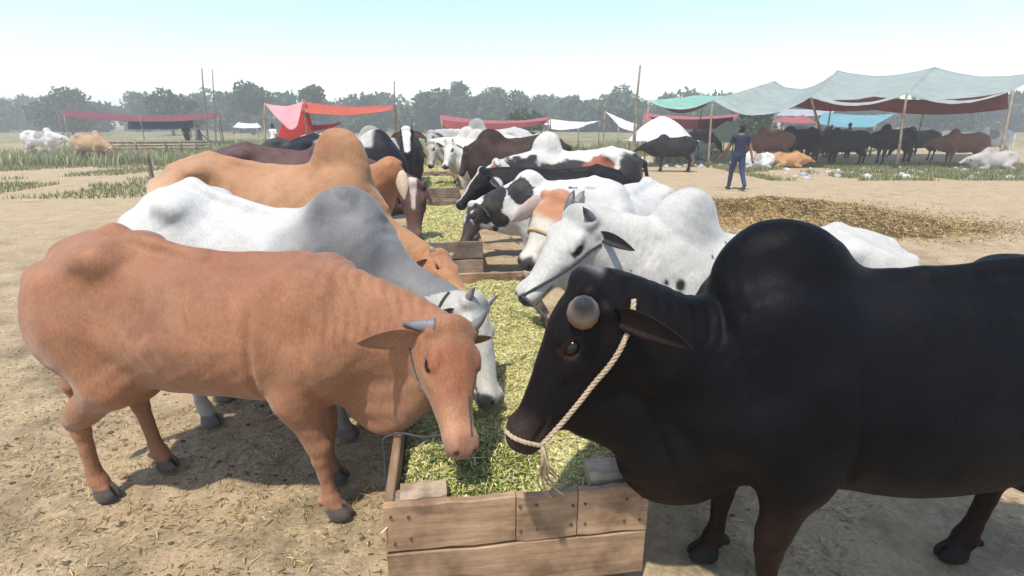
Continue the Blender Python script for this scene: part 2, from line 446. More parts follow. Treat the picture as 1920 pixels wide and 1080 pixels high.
            Fd.ell((-.90*S+o, y, .03*S), (.05*S, .009, .06*S), None, .006, 'sub')
            Fd.ell((-1.035*S+o, y, .085*S), (.02*S, .03*S, .016*S), None, .01)
        def flat(X, Y, Z): return Z + 0*X + 0*Y
        q = Fd.sl(lo, (hi[0], hi[1], .05)); Fd.d[q] = np.maximum(Fd.d[q], -Fd.ax[2][q[2]][None, None, :])
    else:
        for s_ in sides:
            Fd.chain([((.12*S, s_*.15*S, .30*S), .11*S), ((.02*S, s_*.2*S, .12*S), .08*S), ((.25*S, s_*.2*S, .07*S), .055*S), ((.05*S, s_*.13*S, .05*S), .04*S)], .05*S)
            Fd.chain([((-.9*S, s_*.16*S, .36*S), .16*S), ((-.62*S, s_*.27*S, .2*S), .11*S), ((-.95*S, s_*.27*S, .08*S), .06*S), ((-.62*S, s_*.26*S, .05*S), .045*S)], .05*S)
        q = Fd.sl(lo, (hi[0], hi[1], .05)); Fd.d[q] = np.maximum(Fd.d[q], -Fd.ax[2][q[2]][None, None, :])
    # neck: nape chain, throat chain and a core between them
    nt_ = neck_thick
    nape0 = np.array([.04*S, 0, (1.10-neck_drop)*S+dz]); nape1 = hf(-.01, 0, -.085)
    thr0 = np.array([.20*S, 0, .80*S+dz]); thr1 = hf(.11, 0, -.165)
    d0 = np.array([1.0, 0, .05]); L = np.linalg.norm(nape1-nape0)
    cn = (nape0+nape1)/2+np.array([.10*L, 0, .07*L-neck_sag]); ct = (thr0+thr1)/2+np.array([.05*L, 0, -.02*L])
    nape, thr, core = [], [], []
    for i in range(7):
        t = i/6
        pn, pt = bez(nape0, cn, nape1, t), bez(thr0, ct, thr1, t)
        nape.append((pn, (.095*(1-t)*S+.050*t*HS)*nt_)); thr.append((pt, (.115*(1-t)*S+.050*t*HS)*nt_))
        core.append(((pn*.5+pt*.5), (.155*(1-t)*S+.074*t*HS)*nt_))
    Fd.chain(nape, .07); Fd.chain(thr, .07); Fd.chain(core, .08)
    if dewlap > 0:
        dl = []
        for i in range(8):
            t = i/7; b = bez(thr0+np.array([.02*S, 0, -.12*S]), ct, hf(dl_a, 0, -.15+.03*(dl_a > .2)), t)
            b = b-np.array([0, 0, 1])*(dewlap*.16*S*math.sin(math.pi*min(1, t*.8+.2))+.06*S*(1-t)*nt_)
            dl.append((b, (.028+.012*(1-t))*S))
        Fd.chain(dl, .07*S)
        for f_ in (.3, .6):
            Fd.chain([(p*(1-f_)+np.asarray(bez(thr0, ct, thr1 if dl_a < .2 else hf(.22, 0, -.14), i/7))*f_, r*(1.15+.6*f_)) for i, (p, r) in enumerate(dl)], .07*S)
    for (c_, r_, k_) in extra:
        Fd.ell((c_[0]*S, c_[1]*S, c_[2]*S+dz), np.array(r_)*S, None, k_*S)
    if sheath:
        Fd.ell((-.42*S, 0, .50*S), (.16*S, .05*S, .09*S), None, .08*S)
        Fd.cone((-.42*S, 0, .47*S), (-.34*S, 0, .40*S), .045*S, .028*S, .05*S)
    # head
    ha = np.array([-.045, -.02, .03, .09, .15, .22, .30, .37, .43, .47, .495, .512])
    hw = np.array([.035, .074, .098, .108, .110, .096, .076, .064, .063, .062, .050, .015])
    ht = np.array([-.045, -.012, .006, .010, .010, .004, -.010, -.020, -.022, -.028, -.040, -.055])
    hb = np.array([-.10, -.135, -.175, -.205, -.215, -.20, -.172, -.148, -.138, -.132, -.120, -.095])
    def hd(X, Y, Z):
        dx, dy, dz_ = X-pl[0], Y-pl[1], Z-pl[2]
        a = (dx*A[0]+dy*A[1]+dz_*A[2])/HS; s_ = (dx*Sd[0]+dy*Sd[1]+dz_*Sd[2])/HS; u = (dx*U[0]+dy*U[1]+dz_*U[2])/HS
        ac = np.clip(a, ha[0], ha[-1])
        w, t, b = smooth_tab(ha, hw, ac)*(1+(hwid-1)*np.clip(1-(ac-.2)/.2, 0, 1)), smooth_tab(ha, ht, ac)+bulge*np.exp(-((ac-.11)/.09)**2), smooth_tab(ha, hb, ac)
        c, h = (t+b)/2, (t-b)/2; zz = (u-c)/h
        w2 = w*(1-.42*np.clip(-zz, 0, 1)**1.3*np.clip(1-a/.42, .25, 1))
        n = 2.5
        r = (np.abs(s_/w2)**n+np.abs(zz)**n)**(1/n)
        d = (r-1)*np.minimum(w, h)
        return np.maximum(d, np.maximum(a-.513, -.046-a))*HS
    c0 = hf(.23, 0, -.09); rr = .33*HS
    Fd.put(hd, c0-rr, c0+rr, .05*HS)
    Rh = np.array([A, Sd, U])
    for s_ in sides:
        Fd.ell(hf(.10, s_*.062, -.13), np.array([.085, .04, .07])*HS, Rh, .035*HS)       # jaw muscle
        Fd.ell(hf(.135, s_*.090, -.022), np.array([.045, .022, .022])*HS, Rh, .025*HS)   # brow
        Fd.ell(hf(.185, s_*.090, -.075), np.array([.06, .016, .02])*HS, Rh, .025*HS)     # cheekbone
        Fd.ell(hf(.162, s_*.108, -.047), np.array([.024, .02, .019])*HS, Rh, .012*HS, 'sub')   # eye socket
        Fd.ell(hf(.158, s_*.101, -.031), np.array([.034, .011, .009])*HS, Rh, .010*HS)   # upper lid
        Fd.ell(hf(.02, s_*.082, -.02), np.array([.035, .035, .032])*HS, Rh, .03*HS)      # horn boss
        Fd.ell(hf(.04, s_*.095, -.080), np.array([.03, .03, .03])*HS, Rh, .02*HS)      # ear base
        Fd.ell(hf(.455, s_*.038, -.050), np.array([.045, .026, .03])*HS, Rh, .02*HS)    # nostril wing
        Fd.ell(hf(.487, s_*.036, -.046), np.array([.018, .011, .014])*HS, Rh, .008*HS, 'sub')
        Fd.ell(hf(.44, s_*.064, -.098), np.array([.085, .02, .0075])*HS, Rh, .006*HS, 'sub')  # mouth line
    Fd.ell(hf(.455, 0, -.068), np.array([.05, .056, .042])*HS, Rh, .02*HS)
    Fd.ell(hf(.0, 0, .0), np.array([.04, .06, .035])*HS, Rh, .04*HS)
    # tail
    if tail and not lying:
        zt = (1.13+rump*.6)*S
        Fd.chain([((-1.10*S, 0, zt), .036*S), ((-1.215*S, 0, zt-.06*S), .030*S), ((-1.275*S, .01, zt-.3*S), .020*S), ((-1.265*S, .03, zt-.55*S), .016*S)], .03)
        Fd.chain([((-1.265*S, .03, zt-.55*S), .016*S), ((-1.255*S, .035, zt-.65*S), .032*S), ((-1.25*S, .04, zt-.78*S), .012*S)], .02)
    # skin relief: ribs, folds, unevenness
    if ribs:
        def rb(X, Y, Z):
            m = np.exp(-((X/S+.42)/.24)**4)*np.exp(-(((Z-dz)/S-.92)/.2)**4)
            ph = (X+.35*(Z-dz-.9*S))/S*2*math.pi/.085
            return -ribs*m*np.sin(ph)*np.clip(np.abs(Y)/(.1*S), 0, 1)
        Fd.put(rb, (-.8*S, -.4*S, .55*S+dz), (0, .4*S, 1.25*S+dz), .001, 'disp')
    if crease and voxel < .02:
        def cr(X, Y, Z):
            z = (Z-dz)/S; x = X/S
            m = sstep(.55, .66, z)*sstep(1.10, .95, z)*np.clip(np.abs(Y)/(.1*S), 0, 1)
            g = np.exp(-((x-(-.125+.10*(z-.8)))/.018)**2)+.6*np.exp(-((x-(.115+.55*(z-.8)**2))/.022)**2)
            fl = .6*np.exp(-(((x+.60+.5*(z-.7)))/.03)**2)*sstep(.62, .72, z)*sstep(.95, .8, z)
            return crease*m*(g+fl)*S
        Fd.put(cr, (-.9*S, -.4*S, .5*S+dz), (.3*S, .4*S, 1.2*S+dz), .001, 'disp')
    if folds:
        def fo(X, Y, Z):
            m = sstep(.10, .20, X/S)*sstep(1.30, 1.05, (Z-dz)/S)*sstep(-.03, -.09, ((X-pl[0])*A[0]+(Y-pl[1])*A[1]+(Z-pl[2])*A[2])/HS-.35*np.clip(-((X-pl[0])*U[0]+(Y-pl[1])*U[1]+(Z-pl[2])*U[2])/HS-.05, 0, .3))
            w = np.sin((X*1.0+.28*Z+.02*np.sin(Z*23))*2*math.pi/.042)+.5*np.sin((X-.2*Z)*2*math.pi/.095+1)
            return folds*m*w
        Fd.put(fo, (.08*S, -.4, .4*S), (hi[0], .4, hi[2]), .001, 'disp')
    if voxel < .02 and noise:
        ph = random.random()*9
        def nz(X, Y, Z):
            return noise*(np.sin(X*17+ph+2*np.sin(Z*7))*np.sin(Y*19+ph)*np.sin(Z*15+1.5*np.sin(X*9))+.5*np.sin(X*41+3*np.sin(Z*13))*np.sin(Z*37+2*np.sin(Y*15)))
        Fd.put(nz, lo, hi, .001, 'disp')
    V, Q = Fd.mesh()
    # keep the head-frame and body coordinates for the coat
    def hcoord(Vx):
        d = (Vx-pl)/HS; return np.stack([d@A, d@Sd, d@U], 1)
    C = coat(V/S-np.array([0, 0, dz/S]), hcoord(V))
    Vall, Qall, Call = [V], [Q], [C]; base = len(V)
    # ears: cupped leaf-shaped flaps on the same skin
    for s_, ekey in ((1, 'l'), (-1, 'r')):
        root = hf(.045, s_*.105, -.085)
        if ear and ekey in ear: tip = loc(ear[ekey])
        else:
            tip = root+unit(s_*Sd*.85-A*.1-U*.25+np.array([0, 0, -.35]))*ear_len*HS
        dirv = tip-root; Le = np.linalg.norm(dirv); t_ = dirv/Le
        wide = ear.get('wide') if ear else None
        wv = locv(np.array(wide)) if wide is not None else (U*.35+np.array([0, 0, .6])+A*.2)
        wv = unit(wv-t_*(wv@t_)); nv = np.cross(t_, wv)
        if nv@(A*.8+Sd*s_*.2) < 0: nv = -nv                     # inner side looks forward
        nu, nvv = 13, 9
        ev, ec = [], []
        wmax = Le*ear_w
        oc = np.array(ear_col) if ear_col is not None else None
        for side in (0, 1):
            for i in range(nu):
                t = i/(nu-1); wr = wmax*(math.sin(math.pi*min(1, (t*.93+.07))**.8))**.75 + .002 if t < 1 else .002
                wr = max(wr, .018*HS*(1-t)**2)
                for j in range(nvv):
                    v = -1+2*j/(nvv-1)
                    cup = -(1-v*v)*wr*.55*(1-.5*t)+ (0.006*(1-v*v*.6) if side else 0)*(-1)
                    droop = -.12*Le*t*t
                    ev.append(root+t_*Le*t+wv*wr*v+nv*cup+np.array([0, 0, droop]))
                    ec.append(side)
        ev = np.array(ev); fq = []
        for side in (0, 1):
            o = side*nu*nvv
            for i in range(nu-1):
                for j in range(nvv-1):
                    f = [o+i*nvv+j, o+i*nvv+j+1, o+(i+1)*nvv+j+1, o+(i+1)*nvv+j]; fq.append(f if side else f[::-1])
        n1 = nu*nvv
        for i in range(nu-1):
            for j in (0, nvv-1):
                f = [i*nvv+j, (i+1)*nvv+j, n1+(i+1)*nvv+j, n1+i*nvv+j]; fq.append(f if j else f[::-1])
        fq.append([(nu-1)*nvv+0, (nu-1)*nvv+nvv-1, n1+(nu-1)*nvv+nvv-1, n1+(nu-1)*nvv])
        co = coat(np.repeat((root/S)[None], len(ev), 0), np.repeat(np.array([[.03, s_*.09, -.05]]), len(ev), 0))
        if oc is not None: co = np.repeat(oc[None], len(ev), 0)
        ecs = np.array(ec)[:, None]; tt = np.tile(np.repeat(np.linspace(0, 1, nu), nvv), 2)[:, None]
        co = np.where(ecs == 0, np.array(ear_in)*(1-.3*tt), co*(1-.25*tt))
        Vall.append(ev); Qall.append(np.array(fq)+base); Call.append(co); base += len(ev)
    root = empty(name, (at[0], at[1], 0), math.radians(heading))
    tag(root, label, cat, group)
    mesh_obj('body', np.concatenate(Vall), np.concatenate(Qall), M[mat], root, True, np.concatenate(Call))
    if hair:                                     # short coat: one small tuft per surface point, laid along the lie of the hair
        rg = np.random.default_rng(9); ii = np.clip(np.round((V-Fd.lo)/Fd.h).astype(int), 1, np.array(Fd.n)-2)
        N = np.stack([Fd.d[tuple((ii+e).T)]-Fd.d[tuple((ii-e).T)] for e in np.eye(3, dtype=int)], 1).astype(float); N /= np.maximum(np.linalg.norm(N, axis=1), 1e-6)[:, None]
        hc = hcoord(V); inh = sstep(.02, -.06, -hc[:, 0])*(np.abs(hc[:, 1]) < .2)*(np.abs(hc[:, 2]+.1) < .24)*(hc[:, 0] < .6)
        flow = mix(np.repeat(np.array([[-.75, 0, -.55]]), len(V), 0), A, inh.astype(float))
        flow = flow+.5*(np.stack([vnoise(V, 5, q) for q in (1, 2, 3)], 1)-.5)+rg.normal(0, .14, V.shape)
        flow -= N*(flow*N).sum(1)[:, None]; flow /= np.maximum(np.linalg.norm(flow, axis=1), 1e-6)[:, None]
        eyed = np.min([np.linalg.norm(hc-np.array([.162, s_*.103*hwid, -.047]), axis=1) for s_ in (1, -1)], axis=0)
        ok = (V[:, 2]/S > .09) & ~((hc[:, 0] > .415) & (inh > .5)) & (eyed > .034)
        p0 = (V+rg.normal(0, Fd.h*.4, V.shape))[ok]; p0 = p0-N[ok]*.0015; n_ = N[ok]; f_ = flow[ok]; ln = hair*rg.uniform(.6, 1.3, len(p0))[:, None]
        sd_ = np.cross(n_, f_)*(hair*.11*rg.uniform(.7, 1.3, len(p0)))[:, None]
        p1 = p0+f_*ln*.5+n_*ln*.12; p2 = p0+f_*ln+n_*ln*rg.uniform(.04, .16, len(p0))[:, None]
        hv_ = np.stack([p0-sd_, p0+sd_, p1+sd_*.8, p1-sd_*.8, p2+sd_*.1, p2-sd_*.1], 1).reshape(-1, 3); i6 = np.arange(len(p0))*6
        hq_ = np.concatenate([np.stack([i6, i6+1, i6+2, i6+3], 1), np.stack([i6+3, i6+2, i6+4, i6+5], 1)])
        o_ = mesh_obj('hair', hv_, hq_, M[mat], root, True, np.repeat(np.minimum(C[ok]*rg.normal(1.03, .09, (len(p0), 1)).clip(.7, 1.4), .85), 6, 0)); o_['kind'] = 'stuff'
    # eyes
    if voxel < .03:
        bm = bmesh.new(); bmesh.ops.create_uvsphere(bm, u_segments=14, v_segments=10, radius=1)
        ev = np.array([v.co for v in bm.verts]); ef = [[v.index for v in f.verts] for f in bm.faces]; bm.free()
        for s_ in sides:
            Rm = np.stack([A, Sd*s_, U], 1)
            c = hf(.162, s_*.0965, -.047)
            mesh_obj('eye', (ev*np.array([.0225, .015, .017])*HS*eye_s)@Rm.T+c, ef, M['eye'], root)
    # horns
    if horns:
        for hn in horns:
            s_ = hn['side']; b = hf(hn.get('a', .012), s_*.085, hn.get('u', -.008)); tp = loc(hn['tip']) if 'tip' in hn else b+HS*(hn['dir'][0]*A+s_*hn['dir'][1]*Sd+hn['dir'][2]*U)
            L_ = np.linalg.norm(tp-b); bend = hn.get('bend', (0, 0, .2)); cpt = (b+tp)/2+L_*locv(np.array(bend))
            ps = [bez(b-(cpt-b)*.2, cpt, tp, t) for t in np.linspace(0, 1, 25)]
            r0 = hn.get('r', .026)*HS
            rs = [max(.003, r0*(1-t**hn.get('p', 1.6))*(1+.035*math.sin(t*55)*(1-t))) for t in np.linspace(0, 1, 25)]
            hv, hfc = tube(ps, rs, 12)
            t = np.r_[np.repeat(np.linspace(0, 1, 25), 12), 0, 1]
            mesh_obj('horn', hv, tri(hfc), M['horn'], root, True, mix(mix(horn_col[0], np.array(horn_col[-1]), sstep(.25, .5, t)) if len(horn_col) > 2 else np.repeat(np.array(horn_col[0])[None], len(t), 0), horn_col[1], sstep(.5, .8, t)))
    r = Cow(); r.root = root; r.F = Fd; r.hf = hf; r.loc = loc; r.S = S; r.HS = HS
    def wld(p):
        p = np.asarray(p, float); return np.array([at[0]+ca*p[0]-sa*p[1], at[1]+sa*p[0]+ca*p[1], p[2]])
    r.wld = wld
    return r

# coats: functions of body coordinates p (metres at unit scale) and head coordinates h
def extremities(c, p, h, muzzle=(.10, .075, .065), hoof=(.05, .045, .04), ring=None, nose_from=.425):
    inh = (h[:, 0] > -.06) & (h[:, 0] < .56) & (np.abs(h[:, 1]) < .16) & (np.abs(h[:, 2]+.1) < .2)
    m = inh*sstep(nose_from, nose_from+.035, h[:, 0]-.25*np.abs(h[:, 2]+.06)+.02*np.sin(h[:, 1]*60))
    c = mix(c, muzzle, m)
    nos = np.min([np.linalg.norm((h-np.array([.488, s_*.036, -.046]))/np.array([1.4, 1, 1]), axis=1) for s_ in (1, -1)], axis=0)
    c = mix(c, (.012, .01, .009), inh*sstep(.017, .011, nos))
    mouth = inh*sstep(.009, .005, np.abs(h[:, 2]+.098))*sstep(.345, .37, h[:, 0])
    c = mix(c, (.03, .02, .018), mouth*.85)
    e = np.min([np.linalg.norm((h-np.array([.162, s_*.103, -.047]))/np.array([1.5, 1.0, 1.0]), axis=1) for s_ in (1, -1)], axis=0)
    if ring is not None: c = mix(c, ring, inh*sstep(.030, .019, e))
    hz = (p[:, 2] < .075) & (p[:, 2] > -.05)
    c = mix(c, hoof, hz*sstep(.075, .06, p[:, 2]))
    return c
def coat_plain(main, dark, light, muzzle, ring=(.03, .02, .018), seed=0, hump_dark=.3, belly=.4, face=None, hoof=(.06, .05, .045), leg=None, dirt=.15):
    main, dark, light = map(np.array, (main, dark, light))
    def f(p, h):
        n = fbm(p, 2.2, seed, 3); c = mix(np.repeat(main[None], len(p), 0), dark, sstep(.52, .75, n)*.5)
        c = mix(c, dark, hump_dark*np.exp(-(((p[:, 0]+.02)/.16)**2+((p[:, 2]-1.36)/.2)**2)))
        c = mix(c, light, belly*sstep(.72, .5, p[:, 2]))
        if leg is not None: c = mix(c, leg, sstep(.5, .3, p[:, 2])*.8)
        d = fbm(p, 5, seed+5, 3); c = mix(c, (.22, .17, .11), dirt*sstep(.5, .7, d)*sstep(1.0, .3, p[:, 2]))
        inh = (h[:, 0] > -.06) & (h[:, 0] < .56) & (np.abs(h[:, 1]) < .16) & (np.abs(h[:, 2]+.1) < .2)
        if face is not None: c = mix(c, face, inh*sstep(.02, .2, h[:, 0])*.8)
        return extremities(c, p, h, muzzle, hoof, ring)
    return f
def blobs(p, lst):
    m = np.zeros(len(p))
    for (x, y, z, r) in lst:
        w = np.array([1, 1 if y is not None else 0, 1]); c = np.array([x, y or 0, z])
        d = np.sqrt((((p-c)*w)**2).sum(1)); m = np.maximum(m, 1-d/r)
    return m

# ---------------------------------------------------------------- ground
def ground_h(x, y):
    p = np.stack([x, y, 0*x], -1).reshape(-1, 3)
    near = np.exp(-(np.hypot(p[:, 0], p[:, 1]-2)/14)**2)
    h = (fbm(p, 1.1, 3, 3)-.5)*.05*near + (fbm(p, 6, 5, 3)-.5)*.035*near*np.exp(-(np.hypot(p[:, 0], p[:, 1]-2)/6)**2)
    h = h + sstep(24, 60, p[:, 1])*(fbm(p, .05, 9, 2)-.5)*.5
    return h.reshape(x.shape) - .012
def grid_sheet(xs, ys, hf_):
    X, Y = np.meshgrid(xs, ys, indexing='ij'); Z = hf_(X, Y)
    V = np.stack([X, Y, Z], -1).reshape(-1, 3); nx, ny = len(xs), len(ys)
    i = np.arange(nx*ny).reshape(nx, ny)
    Q = np.stack([i[:-1, :-1], i[1:, :-1], i[1:, 1:], i[:-1, 1:]], -1).reshape(-1, 4)
    return V, Q
xs = np.unique(np.r_[-np.geomspace(4, 600, 40)[::-1], np.arange(-4, 4.01, .045), np.geomspace(4, 600, 40)])
ys = np.unique(np.r_[-np.geomspace(1, 200, 14)[::-1], np.arange(0, 9, .045), np.geomspace(9, 700, 60)])
def ground_mat():
    m, n, l, b = new_mat('trodden_earth')
    tc = n.new('ShaderNodeTexCoord'); co = tc.outputs['Object']
    big = noise_node(n, l, .35, 5, .6, co); mid = noise_node(n, l, 2.2, 6, .65, co); fin = noise_node(n, l, 45, 5, .7, co)
    r1 = ramp(n, l, mid.outputs[0], [(.3, (.28, .195, .115)), (.5, (.41, .305, .19)), (.72, (.52, .405, .27))])
    litter = ramp(n, l, fin.outputs[0], [(.3, (.17, .135, .085)), (.5, (.40, .31, .19)), (.7, (.60, .51, .33))])
    mask = ramp(n, l, noise_node(n, l, 1.3, 7, .75, co).outputs[0], [(.40, (0, 0, 0)), (.56, (.9, .9, .9))])
    mx = n.new('ShaderNodeMix'); mx.data_type = 'RGBA'; l.new(mask.outputs[0], mx.inputs[0]); l.new(r1.outputs[0], mx.inputs[6]); l.new(litter.outputs[0], mx.inputs[7])
    # trampled, dung-dark patches round the troughs
    dmk = ramp(n, l, noise_node(n, l, 1.7, 8, .72, co).outputs[0], [(.46, (0, 0, 0)), (.60, (.8, .8, .8))])
    ln = n.new('ShaderNodeVectorMath'); ln.operation = 'LENGTH'; l.new(co, ln.inputs[0])
    dmr = n.new('ShaderNodeMapRange'); dmr.inputs[1].default_value = 14; dmr.inputs[2].default_value = 5; l.new(ln.outputs['Value'], dmr.inputs[0])
    dmm = n.new('ShaderNodeMath'); dmm.operation = 'MULTIPLY'; l.new(dmk.outputs[0], dmm.inputs[0]); l.new(dmr.outputs[0], dmm.inputs[1])
    dcol = ramp(n, l, noise_node(n, l, 22, 6, .7, co).outputs[0], [(.3, (.10, .08, .05)), (.7, (.26, .205, .125))])
    md = n.new('ShaderNodeMix'); md.data_type = 'RGBA'; l.new(dmm.outputs[0], md.inputs[0]); l.new(mx.outputs[2], md.inputs[6]); l.new(dcol.outputs[0], md.inputs[7]); mx = md
    # greener, grassy earth farther off
    sx = n.new('ShaderNodeSeparateXYZ'); l.new(co, sx.inputs[0])
    mr = n.new('ShaderNodeMapRange'); mr.inputs[1].default_value = 30; mr.inputs[2].default_value = 55; l.new(sx.outputs[1], mr.inputs[0])
    gm = n.new('ShaderNodeMath'); gm.operation = 'MULTIPLY'; l.new(mr.outputs[0], gm.inputs[0])
    gmask = ramp(n, l, big.outputs[0], [(.38, (.25, .25, .25)), (.55, (1, 1, 1))]); l.new(gmask.outputs[0], gm.inputs[1])
    gr = ramp(n, l, noise_node(n, l, .9, 6, .7, co).outputs[0], [(.3, (.10, .12, .045)), (.7, (.24, .23, .11))])
    m2 = n.new('ShaderNodeMix'); m2.data_type = 'RGBA'; l.new(gm.outputs[0], m2.inputs[0]); l.new(mx.outputs[2], m2.inputs[6]); l.new(gr.outputs[0], m2.inputs[7])
    l.new(m2.outputs[2], b.inputs['Base Color']); b.inputs['Roughness'].default_value = .95; b.inputs['Specular IOR Level'].default_value = .1
    bp = n.new('ShaderNodeBump'); bp.inputs['Strength'].default_value = .8; bp.inputs['Distance'].default_value = .02
    l.new(fin.outputs[0], bp.inputs['Height']); l.new(bp.outputs[0], b.inputs['Normal'])
    return m
V, Q = grid_sheet(xs, ys, ground_h)
tag(mesh_obj('ground', V, Q, ground_mat(), None, True), kind='structure')

# ---------------------------------------------------------------- feed troughs
M['nail'] = simple('rusty_nail', (.09, .05, .035), .7)
def plank_mesh(L, T, H, seed=0, bow=.004):
    """board along X, rough edges, 12 slices"""
    rn = random.Random(seed); n = 7; V = []; Fc = []
    for i in range(n):
        x = -L/2+L*i/(n-1); oy = rn.uniform(-bow, bow)*.5; t = rn.uniform(-bow, bow); bvl = min(T, H)*.16
        sec = [(-T/2, -H/2+bvl), (-T/2+bvl, -H/2), (T/2-bvl, -H/2), (T/2, -H/2+bvl), (T/2, H/2-bvl), (T/2-bvl, H/2), (-T/2+bvl, H/2), (-T/2, H/2-bvl)]
        for (y, z) in sec: V.append((x, y+oy, z+t+rn.uniform(-.0015, .0015)))
    for i in range(n-1):
        for k in range(8): Fc.append((i*8+k, (i+1)*8+k, (i+1)*8+(k+1) % 8, i*8+(k+1) % 8))
    Fc.append(tuple(range(8))); Fc.append(tuple((n-1)*8+k for k in range(7, -1, -1)))
    return V, Fc
def plank(parent, name, c, L, T, H, rz=0, mat='wood', seed=0, ry=0):
    V, Fc = plank_mesh(L, T, H, seed)
    o = mesh_obj(name, V, Fc, M[mat], parent, False); o.location = c; o.rotation_euler = (0, ry, rz); return o
TR_DIR = math.atan2(.993, -.128)                 # troughs run away from the viewer and a little to the left
def trough(label, fl, width, length, zt, seed, blocks=False, mat='wood', z_in=.02):
    """fl = front left corner on the ground"""
    t = empty('feed_trough', (fl[0], fl[1], 0), TR_DIR-math.pi/2)      # local x = width, local y = length
    tag(t, label, 'trough')
    rn = random.Random(seed); hb = .20
    nb = 2
    for k in range(nb):
        z = zt-hb/2-k*(hb+.006)
        # the near board is nailed together from three pieces
        cuts = [0, .52+rn.uniform(-.05, .05), .72, 1.0] if (k == 0 and blocks) else [0, 1.0]
        for a, b in zip(cuts[:-1], cuts[1:]):
            plank(t, 'plank', (width*(a+b)/2, -.0-.016, z+rn.uniform(-.004, .004)), width*(b-a)-.004, .032, hb, 0, mat, rn.random()*99)
        plank(t, 'plank', (width/2, length+.016, z), width-.004, .032, hb, 0, mat, rn.random()*99)
        for x in (.017, width-.017):
            h = length/2
            for j in range(2):
                plank(t, 'plank', (x, h/2+j*h, z+rn.uniform(-.006, .006)), h-.006, .034, hb, math.pi/2, mat, rn.random()*99)
    for x in (.062, width-.062):
        for y in (.05, length-.05, length/2):
            plank(t, 'post', (x, y, zt/2-.012+.004*rn.random()), zt-.01, .07, .05, 0, 'wood_grey', rn.random()*99, math.pi/2)
    plank(t, 'floor_board', (width/2, length/2, .06), length-.04, width-.08, .03, math.pi/2, 'wood_grey', seed)
    if blocks:
        nv, nf = tube([(0, -.004, 0), (0, .004, 0)], .0055, 8)
        for x in (.03, .09, width*.5, width*.56, width*.70, width*.75, width-.09, width-.03):
            for z in (zt-.05, zt-.15):
                no = mesh_obj('nail', nv, tri(nf), M['nail'], t, False); no.location = (x+rn.uniform(-.006, .006), -.033, z+rn.uniform(-.01, .01))
        plank(t, 'corner_block', (.14, .07, zt-.055), .17, .09, .11, .05, 'wood_pale', 5)
        plank(t, 'corner_block', (width-.13, .09, zt-.045), .16, .13, .12, -.05, 'wood_pale', 6)
    return t
def tloc(fl, x, y):
    a = TR_DIR-math.pi/2; return np.array([fl[0]+math.cos(a)*x-math.sin(a)*y, fl[1]+math.sin(a)*x+math.cos(a)*y])
PAL = [srgb(214, 208, 150), srgb(196, 190, 120), srgb(168, 170, 92), srgb(120, 136, 62), srgb(226, 218, 176), srgb(92, 108, 52), srgb(186, 168, 110)]
PAL = [np.minimum(c*np.array([1.10, 1.12, 1.15]), .85) for c in PAL]
def flakes(pts, nrm_tilt, lmin, lmax, wmin, wmax, pal, wts, rng, curl=.25):
    n = len(pts); az = rng.uniform(0, 2*math.pi, n); el = rng.normal(0, nrm_tilt, n); ro = rng.normal(0, nrm_tilt*1.3, n)
    L = rng.uniform(lmin, lmax, n)*rng.uniform(.5, 1, n); Wd = rng.uniform(wmin, wmax, n)
    d = np.stack([np.cos(az)*np.cos(el), np.sin(az)*np.cos(el), np.sin(el)], 1)
    s_ = np.stack([-np.sin(az)*np.cos(ro), np.cos(az)*np.cos(ro), np.sin(ro)], 1)
    nn = np.cross(d, s_); b = (rng.uniform(-curl, curl, n)*L)[:, None]*nn
    p0, p1, p2 = pts-d*L[:, None]/2, pts+b, pts+d*L[:, None]/2
    w = s_*Wd[:, None]/2
    V = np.stack([p0-w*.7, p0+w*.7, p1+w, p1-w, p2+w*.5, p2-w*.5], 1).reshape(-1, 3)
    i = np.arange(n)*6
    Q = np.concatenate([np.stack([i, i+1, i+2, i+3], 1), np.stack([i+3, i+2, i+4, i+5], 1)])
    c = np.array(pal)[rng.choice(len(pal), n, p=np.array(wts)/sum(wts))]*rng.uniform(.75, 1.12, (n, 1))
    return V, Q, np.repeat(c, 6, 0)
